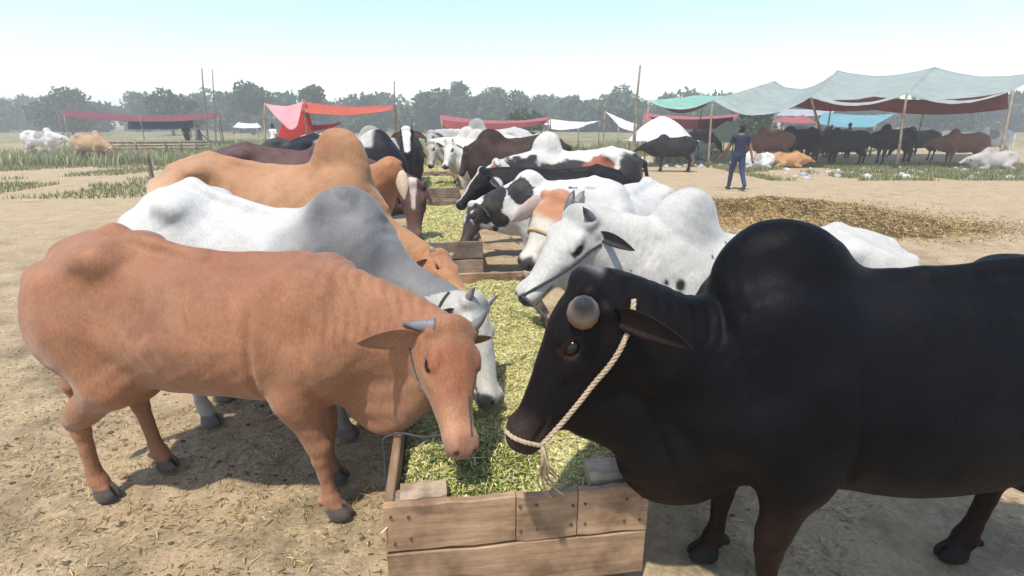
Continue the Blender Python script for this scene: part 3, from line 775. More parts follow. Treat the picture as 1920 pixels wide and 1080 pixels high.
def fodder(label, fl, width, length, z0, n, seed, green=None, lump=1.0, size=1.0):
    rng = np.random.default_rng(seed)
    a = TR_DIR-math.pi/2
    def hgt(x, y):
        p = np.stack([x, y, 0*x], -1).reshape(-1, 3)
        h = z0+(fbm(p, 1.6, seed, 3)-.5)*.20*lump+(fbm(p, 4.5, seed+6, 2)-.5)*.07*lump+(fbm(p, 12, seed+3, 3)-.5)*.05
        e = np.minimum.reduce([p[:, 0]-.04, width-.04-p[:, 0], p[:, 1]-.03, length-.03-p[:, 1]])
        return (h-.05*np.exp(-np.maximum(e, 0)/.08)).reshape(x.shape)
    st = .03*max(1, size*.8); V, Q = grid_sheet(np.linspace(.04, width-.04, max(6, int(width/st))), np.linspace(.005, length-.005, int(length/st)), hgt)
    def gmask(q):
        m = fbm(np.c_[q[:, :2], 0*q[:, 0]], 2.4, seed+8, 3)
        if green is not None:
            for (gx, gy, gr) in green: m = m+.35*np.exp(-((q[:, 0]-gx)**2+(q[:, 1]-gy)**2)/gr**2)
        return sstep(.52, .78, m)
    yel, grn = srgb(194, 190, 134)*.9, srgb(104, 114, 58)*.75
    cb = mix(np.repeat(yel[None], len(V), 0), grn, gmask(V))*(.7+.5*vnoise(V, 60, seed))[:, None]
    x, y = rng.uniform(.045, width-.045, n), rng.uniform(.01, length-.01, n)
    q = np.stack([x, y, hgt(x, y)+rng.uniform(-.002, .012, n)], 1)
    g = gmask(q) > rng.uniform(.1, .9, n)
    A = flakes(q[~g], .5, .012*size, .045*size, .003*size, .009*size, PAL, [6, 5, 2, .6, 6, .3, 3.5], rng)
    Bk = flakes(q[g], .6, .015*size, .055*size, .003*size, .008*size, PAL, [2, 3, 4, 4, 1.5, 3.5, 1.5], rng)
    ns = n//90; x, y = rng.uniform(.0, width, ns), rng.uniform(.0, length, ns)      # longer stalks, some over the edge
    st_ = flakes(np.stack([x, y, hgt(x, y)+rng.uniform(.005, .03, ns)], 1), .3, .06*size, .2*size, .003*size, .006*size, PAL, [4, 4, 2, 2, 4, 1, 3], rng)
    Bk = (np.concatenate([Bk[0], st_[0]]), np.concatenate([Bk[1], st_[1]+len(Bk[0])]), np.concatenate([Bk[2], st_[2]]))
    o1 = len(V); o2 = o1+len(A[0])
    VV = np.concatenate([V, A[0], Bk[0]]); QQ = np.concatenate([Q, A[1]+o1, Bk[1]+o2]); CC = np.concatenate([cb, A[2], Bk[2]])
    o = mesh_obj('chopped_fodder', VV, QQ, M['flake'], None, False, CC)
    o.location = (fl[0], fl[1], 0); o.rotation_euler = (0, 0, a)
    tag(o, label, 'fodder', kind='stuff'); return o
T1 = np.array([-.462, 1.60]); T1W, T1L = .985, 3.0
trough('wooden feed trough nearest the viewer, with front board and corner blocks', T1, T1W, T1L, .45, 1, True)
fodder('yellow green chopped fodder filling the nearest trough', T1, T1W, T1L, .40, 52000, 4, green=[(.30, .35, .28), (.15, .9, .2), (.5, .25, .2)])
T2 = np.array([-1.28, 5.90]); T2W = .95
trough('weathered feed trough behind the nearest one, in front of the brown blazed head', T2, T2W, 3.4, .45, 2, False, 'wood_grey')
fodder('pale green chopped fodder in the second trough', T2, T2W, 3.4, .40, 15000, 5, lump=.6, size=1.6)
T3 = np.array([-2.10, 11.2]); T3W = 1.0
trough('third feed trough along the row, partly hidden by cattle', T3, T3W, 3.2, .45, 3, False, 'wood_grey')
fodder('pale straw coloured fodder in the third trough', T3, T3W, 3.2, .40, 5000, 6, lump=.5, size=2.4)
T4 = np.array([-2.78, 15.0])
trough('farthest feed trough, between white faced cattle', T4, 1.3, 3.0, .47, 4, False, 'wood')
fodder('fodder in the farthest trough', T4, 1.3, 3.0, .40, 1500, 7, lump=.5, size=3)

# ---------------------------------------------------------------- the cattle at the troughs
VX = 1.0
c_brown = coat_plain((.315, .142, .070), (.225, .085, .040), (.36, .185, .105), (.26, .135, .09), ring=(.07, .035, .022), seed=21, hump_dark=.1, belly=.1, dirt=.05)
def coat_L1(p, h):
    c = c_brown(p, h)
    inh = (h[:, 0] > -.06) & (h[:, 0] < .56) & (np.abs(h[:, 1]) < .2) & (np.abs(h[:, 2]+.1) < .2)
    c = mix(c, (.25, .075, .03), inh*.75*sstep(.05, .16, h[:, 0])*sstep(.40, .28, h[:, 0])*sstep(-.07, -.01, h[:, 2]))
    c = mix(c, (.40, .21, .12), inh*sstep(.25, .42, h[:, 0])*.8*(1-sstep(.425, .45, h[:, 0])))
    dk = fbm(p, 14, 4, 3)*np.exp(-(((p[:, 0]+.55)/.2)**2+((p[:, 2]-.95)/.16)**2))
    c = mix(c, (.185, .075, .036), sstep(.28, .5, dk)*.6)
    c = mix(c, (.17, .065, .032), sstep(.52, .72, fbm(p*np.array([1, 1, .6]), 4.5, 77, 4))*.22)
    return mix(c, (.40, .215, .125), sstep(.54, .72, fbm(p, 3.1, 79, 3))*.25*sstep(1.1, .7, p[:, 2]))
L1 = make_cow('chestnut brown cow in the left foreground with small grey horns, head down in the trough', (-.92, 2.20), -6, 1.01,
    P(850, 606, 2.02), P(884, 842, 1.70), coat_L1, .0095*VX, face=(.58, -.62, .52), hwid=1.06, bulge=.012, eye_s=1.25, hump=(0, .2), rump=.045, hook=1.0, width=.94, neck_drop=.03, crease=.013, ribs=.006, dewlap=1.5, folds=.003, belly=-.055,
    legs=(-.02, .10, .05, -.08), hollow=.45, ear={'l': P(922, 628, 2.1), 'r': P(668, 630, 1.86), 'wide': (0, -.5, .8)}, ear_w=.24, ear_in=(.42, .22, .13),
    horns=[{'side': -1, 'tip': P(752, 604, 1.98), 'r': .030, 'bend': (-.1, 0, -.1)}, {'side': 1, 'tip': P(914, 580, 2.05), 'r': .024, 'bend': (.1, 0, -.1)}],
    horn_col=((.17, .16, .16), (.12, .11, .11)), noise=.003)

def coat_L2(p, h):
    c = np.repeat(np.array([[.54, .535, .505]]), len(p), 0)
    n = fbm(p, 3.0, 31, 4)
    g = sstep(-.34, -.06, p[:, 0]+.25*(n-.5)+.10*(p[:, 2]-1.2))
    c = mix(c, (.062, .064, .072), g*(.75+.6*(n-.3)).clip(0, 1))
    c = mix(c, (.05, .05, .055), g*sstep(.5, .68, fbm(p, 8, 33, 3))*np.exp(-(((p[:, 0]+.02)/.2)**2+((p[:, 2]-1.3)/.25)**2))*.8)
    inh = (h[:, 0] > -.07) & (h[:, 0] < .56) & (np.abs(h[:, 1]) < .2) & (np.abs(h[:, 2]+.1) < .22)
    c = mix(c, (.47, .465, .42), inh*.92)
    c = mix(c, (.40, .40, .37), inh*sstep(.5, .7, fbm(h, 18, 3, 3))*.5)
    c = mix(c, (.30, .25, .19), sstep(.5, .25, p[:, 2])*.7)
    return extremities(c, p, h, (.10, .095, .09), (.12, .10, .09), (.06, .05, .05), .445)
L2 = make_cow('white bull with grey hump and neck standing behind the chestnut cow', (-.92, 2.86), -9, 1.08,
    P(896, 562, 2.60), P(946, 750, 2.30), coat_L2, .0105*VX, face=(.85, -.25, .45), hump=(.03, .15), hump_x=.02, neck_drop=.17, neck_sag=.05, dewlap=.4, hollow=0,
    mat='hide_white', horns=[{'side': -1, 'dir': (-.03, .03, .07), 'r': .022}, {'side': 1, 'dir': (-.03, .03, .07), 'r': .022}],
    horn_col=((.22, .21, .2), (.10, .10, .10)), legs=(.05, -.05, .02, .14), neck_thick=.85, rump=.075, name='bull', cat='bull')

def coat_R1(p, h):
    c = np.repeat(np.array([[.0035, .0038, .0052]]), len(p), 0)
    n = fbm(p, 2.5, 41, 3)
    c = mix(c, (.010, .010, .012), sstep(.45, .7, n)*.7)
    c = mix(c, (.022, .012, .008), sstep(.70, .40, p[:, 2])*.75)
    inh = (h[:, 0] > -.06) & (h[:, 0] < .56) & (np.abs(h[:, 1]) < .2) & (np.abs(h[:, 2]+.1) < .22)
    c = mix(c, (.008, .0065, .0065), inh*.7)
    c = mix(c, (.05, .034, .028), inh*sstep(.36, .44, h[:, 0])*.8)
    c = mix(c, (.5, .48, .45), inh*np.exp(-((h[:, 0]+.05)/.016)**2)*sstep(-.04, -.02, h[:, 2])*.35)
    e = np.linalg.norm((h-np.array([.185, .085, -.040]))/np.array([.5, 1.0, 1.0]), axis=1)
    c = mix(c, (.20, .06, .035), inh*sstep(.03, .012, e)*.7)
    return extremities(c, p, h, (.042, .030, .026), (.02, .018, .016), (.03, .018, .015), .455)
R1 = make_cow('huge glossy black bull in the right foreground with a nose rope', (.90, 1.66), 180, 1.075,
    P(1094, 524, 1.60), P(930, 806, 1.52), coat_R1, .0100*VX, face=(-.85, .10, .5), folds=.002, ear_w=.165, hump=(.072, .175), hump_x=.03, neck_drop=.21, neck_sag=.04, bulge=.018, crease=.008, dl_a=.36, extra=[((.28, 0, .56), (.20, .075, .19), .12)], mat='hide_dark', dewlap=.95, hollow=.2,
    neck_thick=1.08, ear={'l': P(1300, 634, 1.29), 'wide': (.1, -.35, .9)}, ear_in=(.03, .02, .018), ear_col=(.028, .024, .026),
    horns=[{'side': 1, 'a': .075, 'u': -.03, 'tip': P(1092, 556, 1.37), 'r': .042, 'p': 2.6, 'bend': (0, -.35, .0)}, {'side': -1, 'a': .075, 'u': -.03, 'dir': (-.02, .07, .0), 'r': .036, 'p': 2.6, 'bend': (0, .2, 0)}],
    horn_col=((.26, .14, .07), (.022, .021, .021), (.22, .195, .17)), width=1.08, belly=.03, legs=(.0, .06, 0, .08), noise=.003, name='bull', cat='bull')

def coat_R2(p, h):
    c = np.repeat(np.array([[.50, .495, .46]]), len(p), 0)
    n = fbm(p, 3.2, 51, 4)
    fr = sstep(-.35, .05, p[:, 0])
    c = mix(c, (.34, .33, .30), fr*sstep(.42, .68, n)*.6)
    c = mix(c, (.27, .27, .28), np.exp(-(((p[:, 0]+.07)/.10)**2+((p[:, 2]-1.36)/.11)**2))*.55*sstep(.35, .55, n))
    st = .5+.5*np.sin(p[:, 0]*150+6*vnoise(p, 9, 2)+p[:, 2]*12)
    neck = sstep(.10, .22, p[:, 0])
    c = mix(c, (.40, .37, .32), neck*st*.35*sstep(1.25, 1.0, p[:, 2]))
    for (x, z, r) in ((.055, .995, .030), (.125, 1.005, .014), (-.12, 1.12, .008), (-.05, 1.16, .006), (.30, 1.05, .007), (-.2, 1.18, .007)):
        d = np.hypot((p[:, 0]-x)*1.25, p[:, 2]-z)
        c = mix(c, (.012, .012, .012), (p[:, 1] > 0)*sstep(r*1.35, r*.7, d+.006*(vnoise(p, 60, 3)-.5)))
    inh = (h[:, 0] > -.07) & (h[:, 0] < .56) & (np.abs(h[:, 1]) < .2) & (np.abs(h[:, 2]+.1) < .22)
    c = mix(c, (.50, .495, .45), inh*.85)
    c = mix(c, (.38, .37, .34), inh*np.exp(-((h[:, 0]-.0)/.06)**2)*.7)
    c = mix(c, (.62, .54, .28), inh*sstep(.55, .72, fbm(h, 9, 8, 2))*sstep(-.05, -.12, h[:, 2])*.7)
    return extremities(c, p, h, (.035, .035, .038), (.05, .05, .05), (.03, .028, .026), .462)
R2 = make_cow('white bull with black ears and two black shoulder spots behind the black bull', (.90, 2.76), 178, .985,
    P(1088, 396, 2.72), P(968, 548, 2.58), coat_R2, .0105*VX, face=(-.62, -.50, .55), folds=.0035, ear_w=.13, hump=(.175, .16), hump_x=-.0, dl_a=.28, dewlap=.8, hollow=.25, mat='hide_white',
    ear={'l': P(1190, 458, 2.45), 'wide': (.1, -.3, .9)}, ear_col=(.035, .035, .036), ear_in=(.05, .042, .042), neck_thick=1.1,
    horns=[{'side': 1, 'tip': P(1093, 388, 2.60), 'r': .026, 'p': 2, 'bend': (0, 0, 0)}, {'side': -1, 'dir': (-.09, .02, .03), 'r': .024, 'p': 2}],
    horn_col=((.12, .115, .11), (.05, .05, .05)), legs=(0, .05, .05, -.05), name='bull', cat='bull')
BLACK, WHITE = (.016, .015, .016), (.52, .51, .48)
GT = 'cattle feeding at the row of troughs'
c_tan = coat_plain((.42, .22, .108), (.28, .12, .052), (.50, .34, .2), (.30, .17, .11), ring=(.10, .05, .03), seed=61, hump_dark=.8, belly=.55, dirt=.05)
def coat_L3(p, h):
    c = c_tan(p, h)
    c = mix(c, (.66, .50, .34), sstep(-.86, -1.0, p[:, 0])*sstep(1.2, 1.0, p[:, 2])*.8)
    inh = (h[:, 0] > -.06) & (h[:, 0] < .56) & (np.abs(h[:, 1]) < .2) & (np.abs(h[:, 2]+.1) < .22)
    return mix(c, (.40, .17, .07), inh*sstep(.45, .4, h[:, 0])*.7)
make_cow('tan bull with brown hump and sunken flank behind the white and grey bull', (-1.40, 4.22), -3, 1.19,
    P(828, 474, 4.05), P(880, 548, 3.70), coat_L3, .0125*VX, face=(.75, -.35, .65), hump=(.165, .155), hump_x=.07, neck_thick=.85, neck_drop=.27, rump=.02, dewlap=.5, hollow=1.0, ribs=.002,
    horns=[{'side': -1, 'dir': (-.02, .05, .02), 'r': .026, 'p': 3}, {'side': 1, 'dir': (-.02, .05, .02), 'r': .026, 'p': 3}], horn_col=((.32, .28, .22), (.26, .23, .19)),
    legs=(.04, -.1, .05, -.1), name='bull', cat='bull', width=1.0, hook=1.25)
c_or = coat_plain((.40, .18, .078), (.29, .11, .05), (.58, .36, .2), (.3, .16, .1), seed=62, belly=.2)
make_cow('orange cow looking away, its pale drooping ear showing past the tan bull', (-1.62, 5.22), 0, 1.06,
    P(732, 300, 5.15), P(752, 352, 5.52), c_or, .0155*VX, face=(.10, .55, .8), hump=(.02, .12), ear={'r': P(758, 368, 4.98), 'wide': (1, 0, .1)}, ear_w=.22, ear_col=(.56, .44, .30), ear_in=(.6, .45, .32),
    horns=None, neck_thick=.95)
c_dk = coat_plain((.085, .040, .031), (.055, .027, .022), (.16, .09, .06), (.14, .08, .06), seed=63, belly=.2)
def coat_blaze(base, w0=.045, w1=.03, a0=-.05, a1=.24, col=WHITE, full=None):
    def f(p, h):
        c = base(p, h)
        inh = (h[:, 0] > a0) & (h[:, 0] < a1+.05) & (np.abs(h[:, 1]) < .16) & (h[:, 2] > -.10)
        w = w0+(w1-w0)*np.clip(h[:, 0]/a1, 0, 1); n = .012*(vnoise(h, 25, 3)-.5)
        m = inh*sstep(.008, -.004, np.abs(h[:, 1])-w+n)*sstep(a1, a1-.04, h[:, 0]+.6*np.abs(h[:, 1]))
        return mix(c, col, m)
    return f
make_cow('dark brown cow with a white blaze feeding at the second trough, face to the viewer', (-2.02, 6.22), 2, 1.2,
    P(774, 342, 6.35), P(777, 446, 6.10), coat_blaze(c_dk, .034, .008, -.05, .26, (.56, .45, .4)), .0165*VX, face=(.12, -.85, .3), hump=(.04, .16), rump=.02, dewlap=.4, neck_thick=.9,
    ear={'l': P(812, 377, 6.2), 'wide': (.1, -.2, .8)}, horns=[{'side': 1, 'dir': (-.03, .05, .03), 'r': .018}, {'side': -1, 'dir': (-.03, .05, .03), 'r': .018}], horn_col=((.1, .08, .07), (.08, .07, .06)))
def patch_coat(base, other, lst, seed, freq=5, edge=.03, thr=.22, wob=.6, muzzle=(.05, .04, .04), head=None, ring=(.02, .02, .02)):
    base, other = np.array(base), np.array(other)
    def f(p, h):
        c = np.repeat(base[None], len(p), 0)
        m = blobs(p, lst)+wob*(fbm(p, freq, seed, 4)-.5)+.2*wob*(vnoise(p, 38, seed+9)-.5)
        c = mix(c, other, sstep(thr-edge, thr+edge, m))
        inh = (h[:, 0] > -.08) & (h[:, 0] < .56) & (np.abs(h[:, 1]) < .2) & (np.abs(h[:, 2]+.1) < .23)
        if head is not None: c = head(c, p, h, inh)
        return extremities(c, p, h, muzzle, (.05, .045, .04), ring)
    return f
# white cow with a rusty forehead
def head_R3(c, p, h, inh):
    c = mix(c, (.56, .52, .44), inh*1.0)
    m = inh*sstep(.0, .05, h[:, 2]+.05+.03*(vnoise(h, 14, 4)-.5))*sstep(.21, .15, h[:, 0]+.03*(vnoise(h, 30, 4)-.5))*sstep(-.04, .03, h[:, 0]+.3*h[:, 1]+.03)
    return mix(c, (.42, .165, .07), m*.9)
R3 = make_cow('white cow with a rust coloured forehead and a straw band round its nose', (.70, 3.86), -122, 1.03,
    P(1052, 366, 3.60), P(980, 490, 3.36), patch_coat(WHITE, (.55, .53, .48), [(-.9, None, 1.1, .2)], 71, head=head_R3), .0125*VX, face=(-.35, -.78, .5), hump=(.02, .13),
    hwid=1.3, ear_w=.22, ear={'r': P(956, 403, 3.46), 'wide': (.15, -.2, .9)}, ear_in=(.36, .17, .12), ear_col=(.55, .44, .37), mat='hide_white',
    horns=[{'side': 1, 'tip': P(1096, 357, 3.62), 'r': .026, 'p': 2.5, 'bend': (0, 0, 0)}], horn_col=((.22, .21, .19), (.12, .115, .11)), neck_thick=1.1, dewlap=.5, legs=(0, .1, 0, .1))
# white cow, black blotches on neck and head
def head_R4(c, p, h, inh):
    m = sstep(.50, .56, fbm(h, 11, 81, 3)); c2 = mix(c, BLACK, m)
    c2 = mix(c2, (.05, .035, .03), sstep(.20, .26, h[:, 0]+.04*(vnoise(h, 20, 2)-.5))*1.0)
    return np.where(inh[:, None], c2, c)
make_cow('white cow with black blotched head and neck feeding at the second trough corner', (.18, 6.14), 176, .93,
    P(884, 382, 6.28), P(858, 456, 6.02), patch_coat((.57, .56, .53), BLACK, [(.08, None, 1.10, .18), (.42, None, .98, .22), (.55, None, .8, .16), (.34, None, .74, .14), (-.55, None, 1.0, .2)], 82, 6, wob=.9, head=head_R4, muzzle=(.06, .04, .035)),
    .0155*VX, face=(-.75, -.35, .25), hump=(.05, .14), neck_thick=1.0, dewlap=.3, mat='hide_white', ear_col=(.02, .02, .02), ear={'l': P(918, 402, 6.0)})
# black cow with white cheek
def head_R5(c, p, h, inh):
    c2 = mix(c, BLACK, inh*1.0)
    m = inh*sstep(.006, -.002, np.abs(h[:, 1])-.03-.02*(vnoise(h, 20, 5)-.5))*sstep(-.09, -.06, h[:, 2])
    c2 = mix(c2, WHITE, m)
    ck = np.sqrt(((h[:, 0]-.03)/.7)**2+((h[:, 2]+.18)/1.0)**2)
    return mix(c2, (.66, .65, .62), sstep(.075, .055, ck+.03*(vnoise(h, 18, 6)-.5)))
make_cow('black cow with a white blaze and white cheek patch at the second trough', (.30, 6.98), 177, .98,
    P(903, 318, 6.98), P(852, 380, 6.74), patch_coat(BLACK, WHITE, [(-.95, None, .9, .12)], 83, head=head_R5), .0155*VX, face=(-.75, -.25, .6), hump=(.0, .1), neck_thick=1.0, mat='hide_dark', dewlap=.4, ear_col=(.018, .018, .02))
def head_R5b(c, p, h, inh):
    return mix(mix(c, WHITE, inh*1.0), (.30, .10, .05), inh*sstep(.48, .54, fbm(h, 8, 91, 2)))
def coat_R5b(p, h):
    n = fbm(p, 5, 92, 4)-.5
    c = np.repeat(np.array([[.57, .55, .51]]), len(p), 0)
    c = mix(c, BLACK, sstep(-.02, .02, 1.09-p[:, 2]+.30*n-.10*sstep(-.5, -.9, p[:, 0])+.18*sstep(-.85, -1.1, p[:, 0])))
    c = mix(c, (.30, .095, .05), sstep(-.02, .02, .17-np.hypot(p[:, 0]+.66, (p[:, 2]-1.04)*1.2)+.25*n))
    c = mix(c, BLACK, sstep(-.02, .02, -.93-p[:, 0]+.35*n)*sstep(1.25, 1.15, p[:, 2]+.3*n))
    inh = (h[:, 0] > -.08) & (h[:, 0] < .56) & (np.abs(h[:, 1]) < .2) & (np.abs(h[:, 2]+.1) < .23)
    return extremities(head_R5b(c, p, h, inh), p, h, (.05, .04, .04), (.05, .04, .04), (.03, .02, .02))
make_cow('white humped bull with black flank and rump and a red brown side patch', (.50, 7.85), 172, 1.13,
    P(930, 302, 7.75), P(880, 352, 7.7), coat_R5b, .0165*VX, face=(-.5, -.3, .8), hump=(.17, .16), hump_x=-.0, name='bull', cat='bull', neck_thick=1.0)
c_r6 = coat_plain((.055, .034, .028), (.018, .014, .014), (.09, .05, .035), (.06, .05, .045), seed=64, belly=.1, hump_dark=.5)
make_cow('dark brown bull with a long straight back feeding at the third trough', (-.42, 10.3), 175, 1.22,
    P(872, 278, 10.3), P(858, 326, 10.15), c_r6, .02*VX, face=(-.8, -.3, .2), hump=(.06, .17), mat='hide_dark', name='bull', cat='bull', rump=.01)
def coat_L7(p, h):
    n = fbm(p, 4, 93, 4)-.5
    c = np.repeat(np.array([[.020, .020, .026]]), len(p), 0)
    c = mix(c, WHITE, sstep(-.02, .02, p[:, 2]-1.12+.3*n)*sstep(-.75, -.68, p[:, 0]+.2*n)*sstep(.02, -.06, p[:, 0]))
    return extremities(c, p, h, (.05, .04, .04))
make_cow('black cow with a white saddle beyond the tan bull', (-2.12, 8.7), -3, 1.25, P(722, 284, 8.6), P(742, 332, 8.45), coat_L7, .022*VX, hump=(.03, .15), mat='hide_dark')
c_grey = coat_plain((.46, .45, .42), (.24, .23, .22), (.6, .58, .54), (.1, .09, .09), seed=65, hump_dark=.9)
make_cow('grey humped bull behind the black and white saddled cow', (-2.55, 10.1), -4, 1.22, P(738, 262, 10.0), P(758, 300, 9.8), c_grey, .026*VX, hump=(.12, .15), name='bull', cat='bull')
c_blk = coat_plain((.03, .028, .026), (.016, .015, .015), (.06, .05, .045), (.02, .018, .018), seed=66)
make_cow('black cow with a broad white face and upright horns looking at the viewer', (-2.28, 12.1), -78, 1.24,
    P(761, 240, 11.1), P(763, 290, 10.85), coat_blaze(c_blk, .075, .05, -.06, .46, (.8, .79, .76)), .02*VX, face=(.0, -.75, .65), hump=(.08, .15), mat='hide_dark', ear_len=.26, ear_col=(.03, .03, .028),
    horns=[{'side': 1, 'dir': (-.16, .04, .05), 'r': .024}, {'side': -1, 'dir': (-.16, .04, .05), 'r': .024}], horn_col=((.1, .1, .09), (.05, .05, .05)))
c_cream = coat_plain((.62, .58, .51), (.45, .41, .36), (.68, .64, .58), (.06, .05, .05), seed=67, hump_dark=.5)
make_cow('cream cow with lowered head, left of the pair at the third trough', (-1.05, 12.6), 172, 1.18, P(806, 265, 12.5), P(801, 312, 12.3), c_cream, .022*VX, face=(-.7, -.5, .3), hump=(.14, .15), ear_len=.2)
c_cream2 = coat_plain((.68, .66, .6), (.42, .40, .36), (.7, .68, .62), (.06, .05, .05), seed=68, hump_dark=.7)
make_cow('whitish cow next to the dark brown bull, muzzle over the third trough', (-.75, 11.5), 173, 1.16, P(842, 266, 11.45), P(829, 312, 11.2), c_cream2, .022*VX, face=(-.6, -.6, .3), hump=(.13, .15),
    horns=[{'side': 1, 'dir': (-.06, .04, .03), 'r': .02}, {'side': -1, 'dir': (-.06, .04, .03), 'r': .02}])
c_rb = coat_plain((.16, .06, .04), (.10, .04, .03), (.2, .09, .06), (.1, .05, .04), seed=69)
make_cow('reddish brown cow with lowered head beside the white faced black cow', (-2.75, 13.6), -20, 1.15, P(780, 276, 13.2), P(786, 318, 12.9), c_rb, .026*VX, face=(.5, -.7, .3), hump=(.08, .15))
make_cow('grey white humped bull standing far behind the third trough', (-.95, 14.6), 165, 1.3, P(806, 246, 14.4), P(800, 280, 14.1), c_grey, .028*VX, face=(-.5, -.6, .4), hump=(.16, .16), name='bull', cat='bull')

# ---------------------------------------------------------------- ropes
def rope_mat(name, c):
    m, n, l, b = new_mat(name)
    tc = n.new('ShaderNodeTexCoord'); t = noise_node(n, l, 160, 4, .7, tc.outputs['Object']); c = np.array(c)
    r = ramp(n, l, t.outputs[0], [(.3, c*.55), (.7, np.minimum(c*1.25, 1))]); l.new(r.outputs[0], b.inputs['Base Color']); b.inputs['Roughness'].default_value = .9
    bp = n.new('ShaderNodeBump'); bp.inputs['Distance'].default_value = .004; l.new(t.outputs[0], bp.inputs['Height']); l.new(bp.outputs[0], b.inputs['Normal'])
    return m
M['rope'] = rope_mat('jute_rope', (.50, .39, .26)); M['rope_dark'] = rope_mat('dark_rope', (.06, .06, .065)); M['rope_straw'] = rope_mat('straw_rope', (.50, .38, .18)); M['rope_green'] = rope_mat('green_cord', (.05, .07, .06))
def laid_rope(pts, r, twist=38.0, n=None):
    """three strands laid round each other, one mesh"""
    pts = np.array(pts, float); L = np.linalg.norm(np.diff(pts, axis=0), axis=1).sum(); n = n or max(12, int(L/.008))
    C = resample(pts, n); VV, FF, o = [], [], 0
    T = np.gradient(C, axis=0); T /= np.linalg.norm(T, axis=1)[:, None]
    a = np.cross(T, [0.31, .22, .92]); a /= np.linalg.norm(a, axis=1)[:, None]; b = np.cross(T, a)
    s = np.r_[0, np.cumsum(np.linalg.norm(np.diff(C, axis=0), axis=1))]
    for k in range(3):
        an = s*twist/(r/.006)**.5*4+k*2*math.pi/3
        Q_ = C+(np.cos(an)[:, None]*a+np.sin(an)[:, None]*b)*r*.52
        V, Fc = tube(Q_, r*.58, 6); VV.append(V); FF += [tuple(i+o for i in f) for f in tri(Fc)]; o += len(V)
    return np.concatenate(VV), FF
def rope_obj(name, label, pts, r, mat, group=None, cat='rope'):
    pts = [q for q in pts if q is not None]
    if len(pts) < 3: print('ROPE MISSED', label); return
    V, Fc = laid_rope(pts, r); o = mesh_obj(name, V, Fc, M[mat]); tag(o, label, cat, group); return o
CAM = np.array([0, 0, CAM_H])
def on_cow(cow, px, py, off=.006, far=6.0):
    d = P(px, py, far)-CAM
    # march in world steps through the animal's own field
    o = cow.loc(CAM); t = cow.loc(CAM+d)
    d0 = np.linalg.norm(t-o); q = cow.F.cast(o, t, off)
    return None if np.linalg.norm(q-o) > d0-.01 else cow.wld(q)
pts = [q for q in (on_cow(R1, x, y, .008) for x, y in ((1189, 562), (1186, 585), (1180, 612), (1168, 645), (1150, 676), (1115, 718), (1080, 762), (1045, 803), (1016, 834))) if q is not None]
V1, F1 = laid_rope(pts, .0085)
pts2 = [on_cow(R1, x, y, .006) for x, y in ((1016, 836), (1000, 833), (980, 828), (962, 820), (948, 808))]
pts2 = [q for q in pts2 if q is not None]
V2, F2 = laid_rope(pts2, .0075)
k0 = pts[-1]
VV, FF = [V1, V2], list(F1)+[tuple(i+len(V1) for i in f) for f in F2]; o = len(V1)+len(V2)
rn = random.Random(4)
for i in range(9):        # frayed tail
    e = P(1040+rn.uniform(-16, 30), 925+rn.uniform(-40, 20), 1.60+rn.uniform(-.04, .05)); e[2] = max(e[2], .43)
    m1 = k0+np.array([rn.uniform(.0, .02), rn.uniform(-.01, .02), -.06]); m2 = (k0+e)/2+np.array([-.02+rn.uniform(-.02, .02), rn.uniform(-.01, .01), -.02])
    V, Fc = tube(resample([k0, m1, m2, e], 14), [.006-.0038*j/13 for j in range(14)], 5); VV.append(V); FF += [tuple(q+o for q in f) for f in tri(Fc)]; o += len(V)
tag(mesh_obj('nose_rope', np.concatenate(VV), FF, M['rope']), 'pale jute rope with a frayed end, from the black bull\'s neck to its nose', 'rope')
rope_obj('halter_rope', 'dark rope along the white bull\'s cheek to its muzzle', [on_cow(R2, x, y, .004) for x, y in ((1128, 458), (1108, 470), (1085, 490), (1060, 508), (1030, 526), (1000, 543), (984, 552), (974, 556))], .008, 'rope_dark')
q0 = on_cow(R2, 980, 556, .004)
rope_obj('lead_rope', 'dark lead rope hanging from the white bull\'s muzzle towards the fodder', [q0, P(1000, 572, 2.50), P(1022, 594, 2.42), P(1050, 640, 2.36)], .008, 'rope_dark')
def around(cow, a, n=22, off=.005, tilt=0):
    r = []
    for k in range(n+1):
        an = 2*math.pi*k/n; d = np.array([math.cos(an), math.sin(an)])
        c = cow.hf(a, 0, -.08); o = cow.hf(a+tilt*d[1], .25*d[0], -.08+.25*d[1]); r.append(cow.wld(cow.F.cast(o, c, off)))
    return r
rope_obj('nose_band', 'twisted straw band tied round the rust faced cow\'s nose', around(R3, .27), .013, 'rope_straw', cat='band')
rope_obj('cheek_cord', 'thin dark cord on the chestnut cow\'s cheek below its ear', [on_cow(L1, x, y, .002) for x, y in ((768, 652), (772, 672), (778, 695), (784, 712))], .004, 'rope_green')
rope_obj('thin_rope', 'thin dark cord down the chestnut cow\'s muzzle', [on_cow(L1, x, y, .002) for x, y in ((879, 742), (881, 770), (883, 796), (885, 818))], .004, 'rope_green')
ta = tloc(T1, -.03, .42); tb = tloc(T1, .02, .42)
rope_obj('tie_cord', 'dark cord tied over the left trough side to the chestnut cow', [(ta[0]-.01, ta[1]-.02, .12), (ta[0]-.012, ta[1], .36), (ta[0]-.004, ta[1], .45), (tb[0], tb[1], .464), tuple(P(790, 819, 1.96)), tuple(P(832, 815, 1.84))], .0055, 'rope_dark')
rope_obj('neck_band', 'grey band round the grey bull\'s neck behind its head', [on_cow(L2, x, y, .004) for x, y in ((842, 548), (832, 560), (824, 574), (818, 590))], .007, 'rope_dark', cat='band')

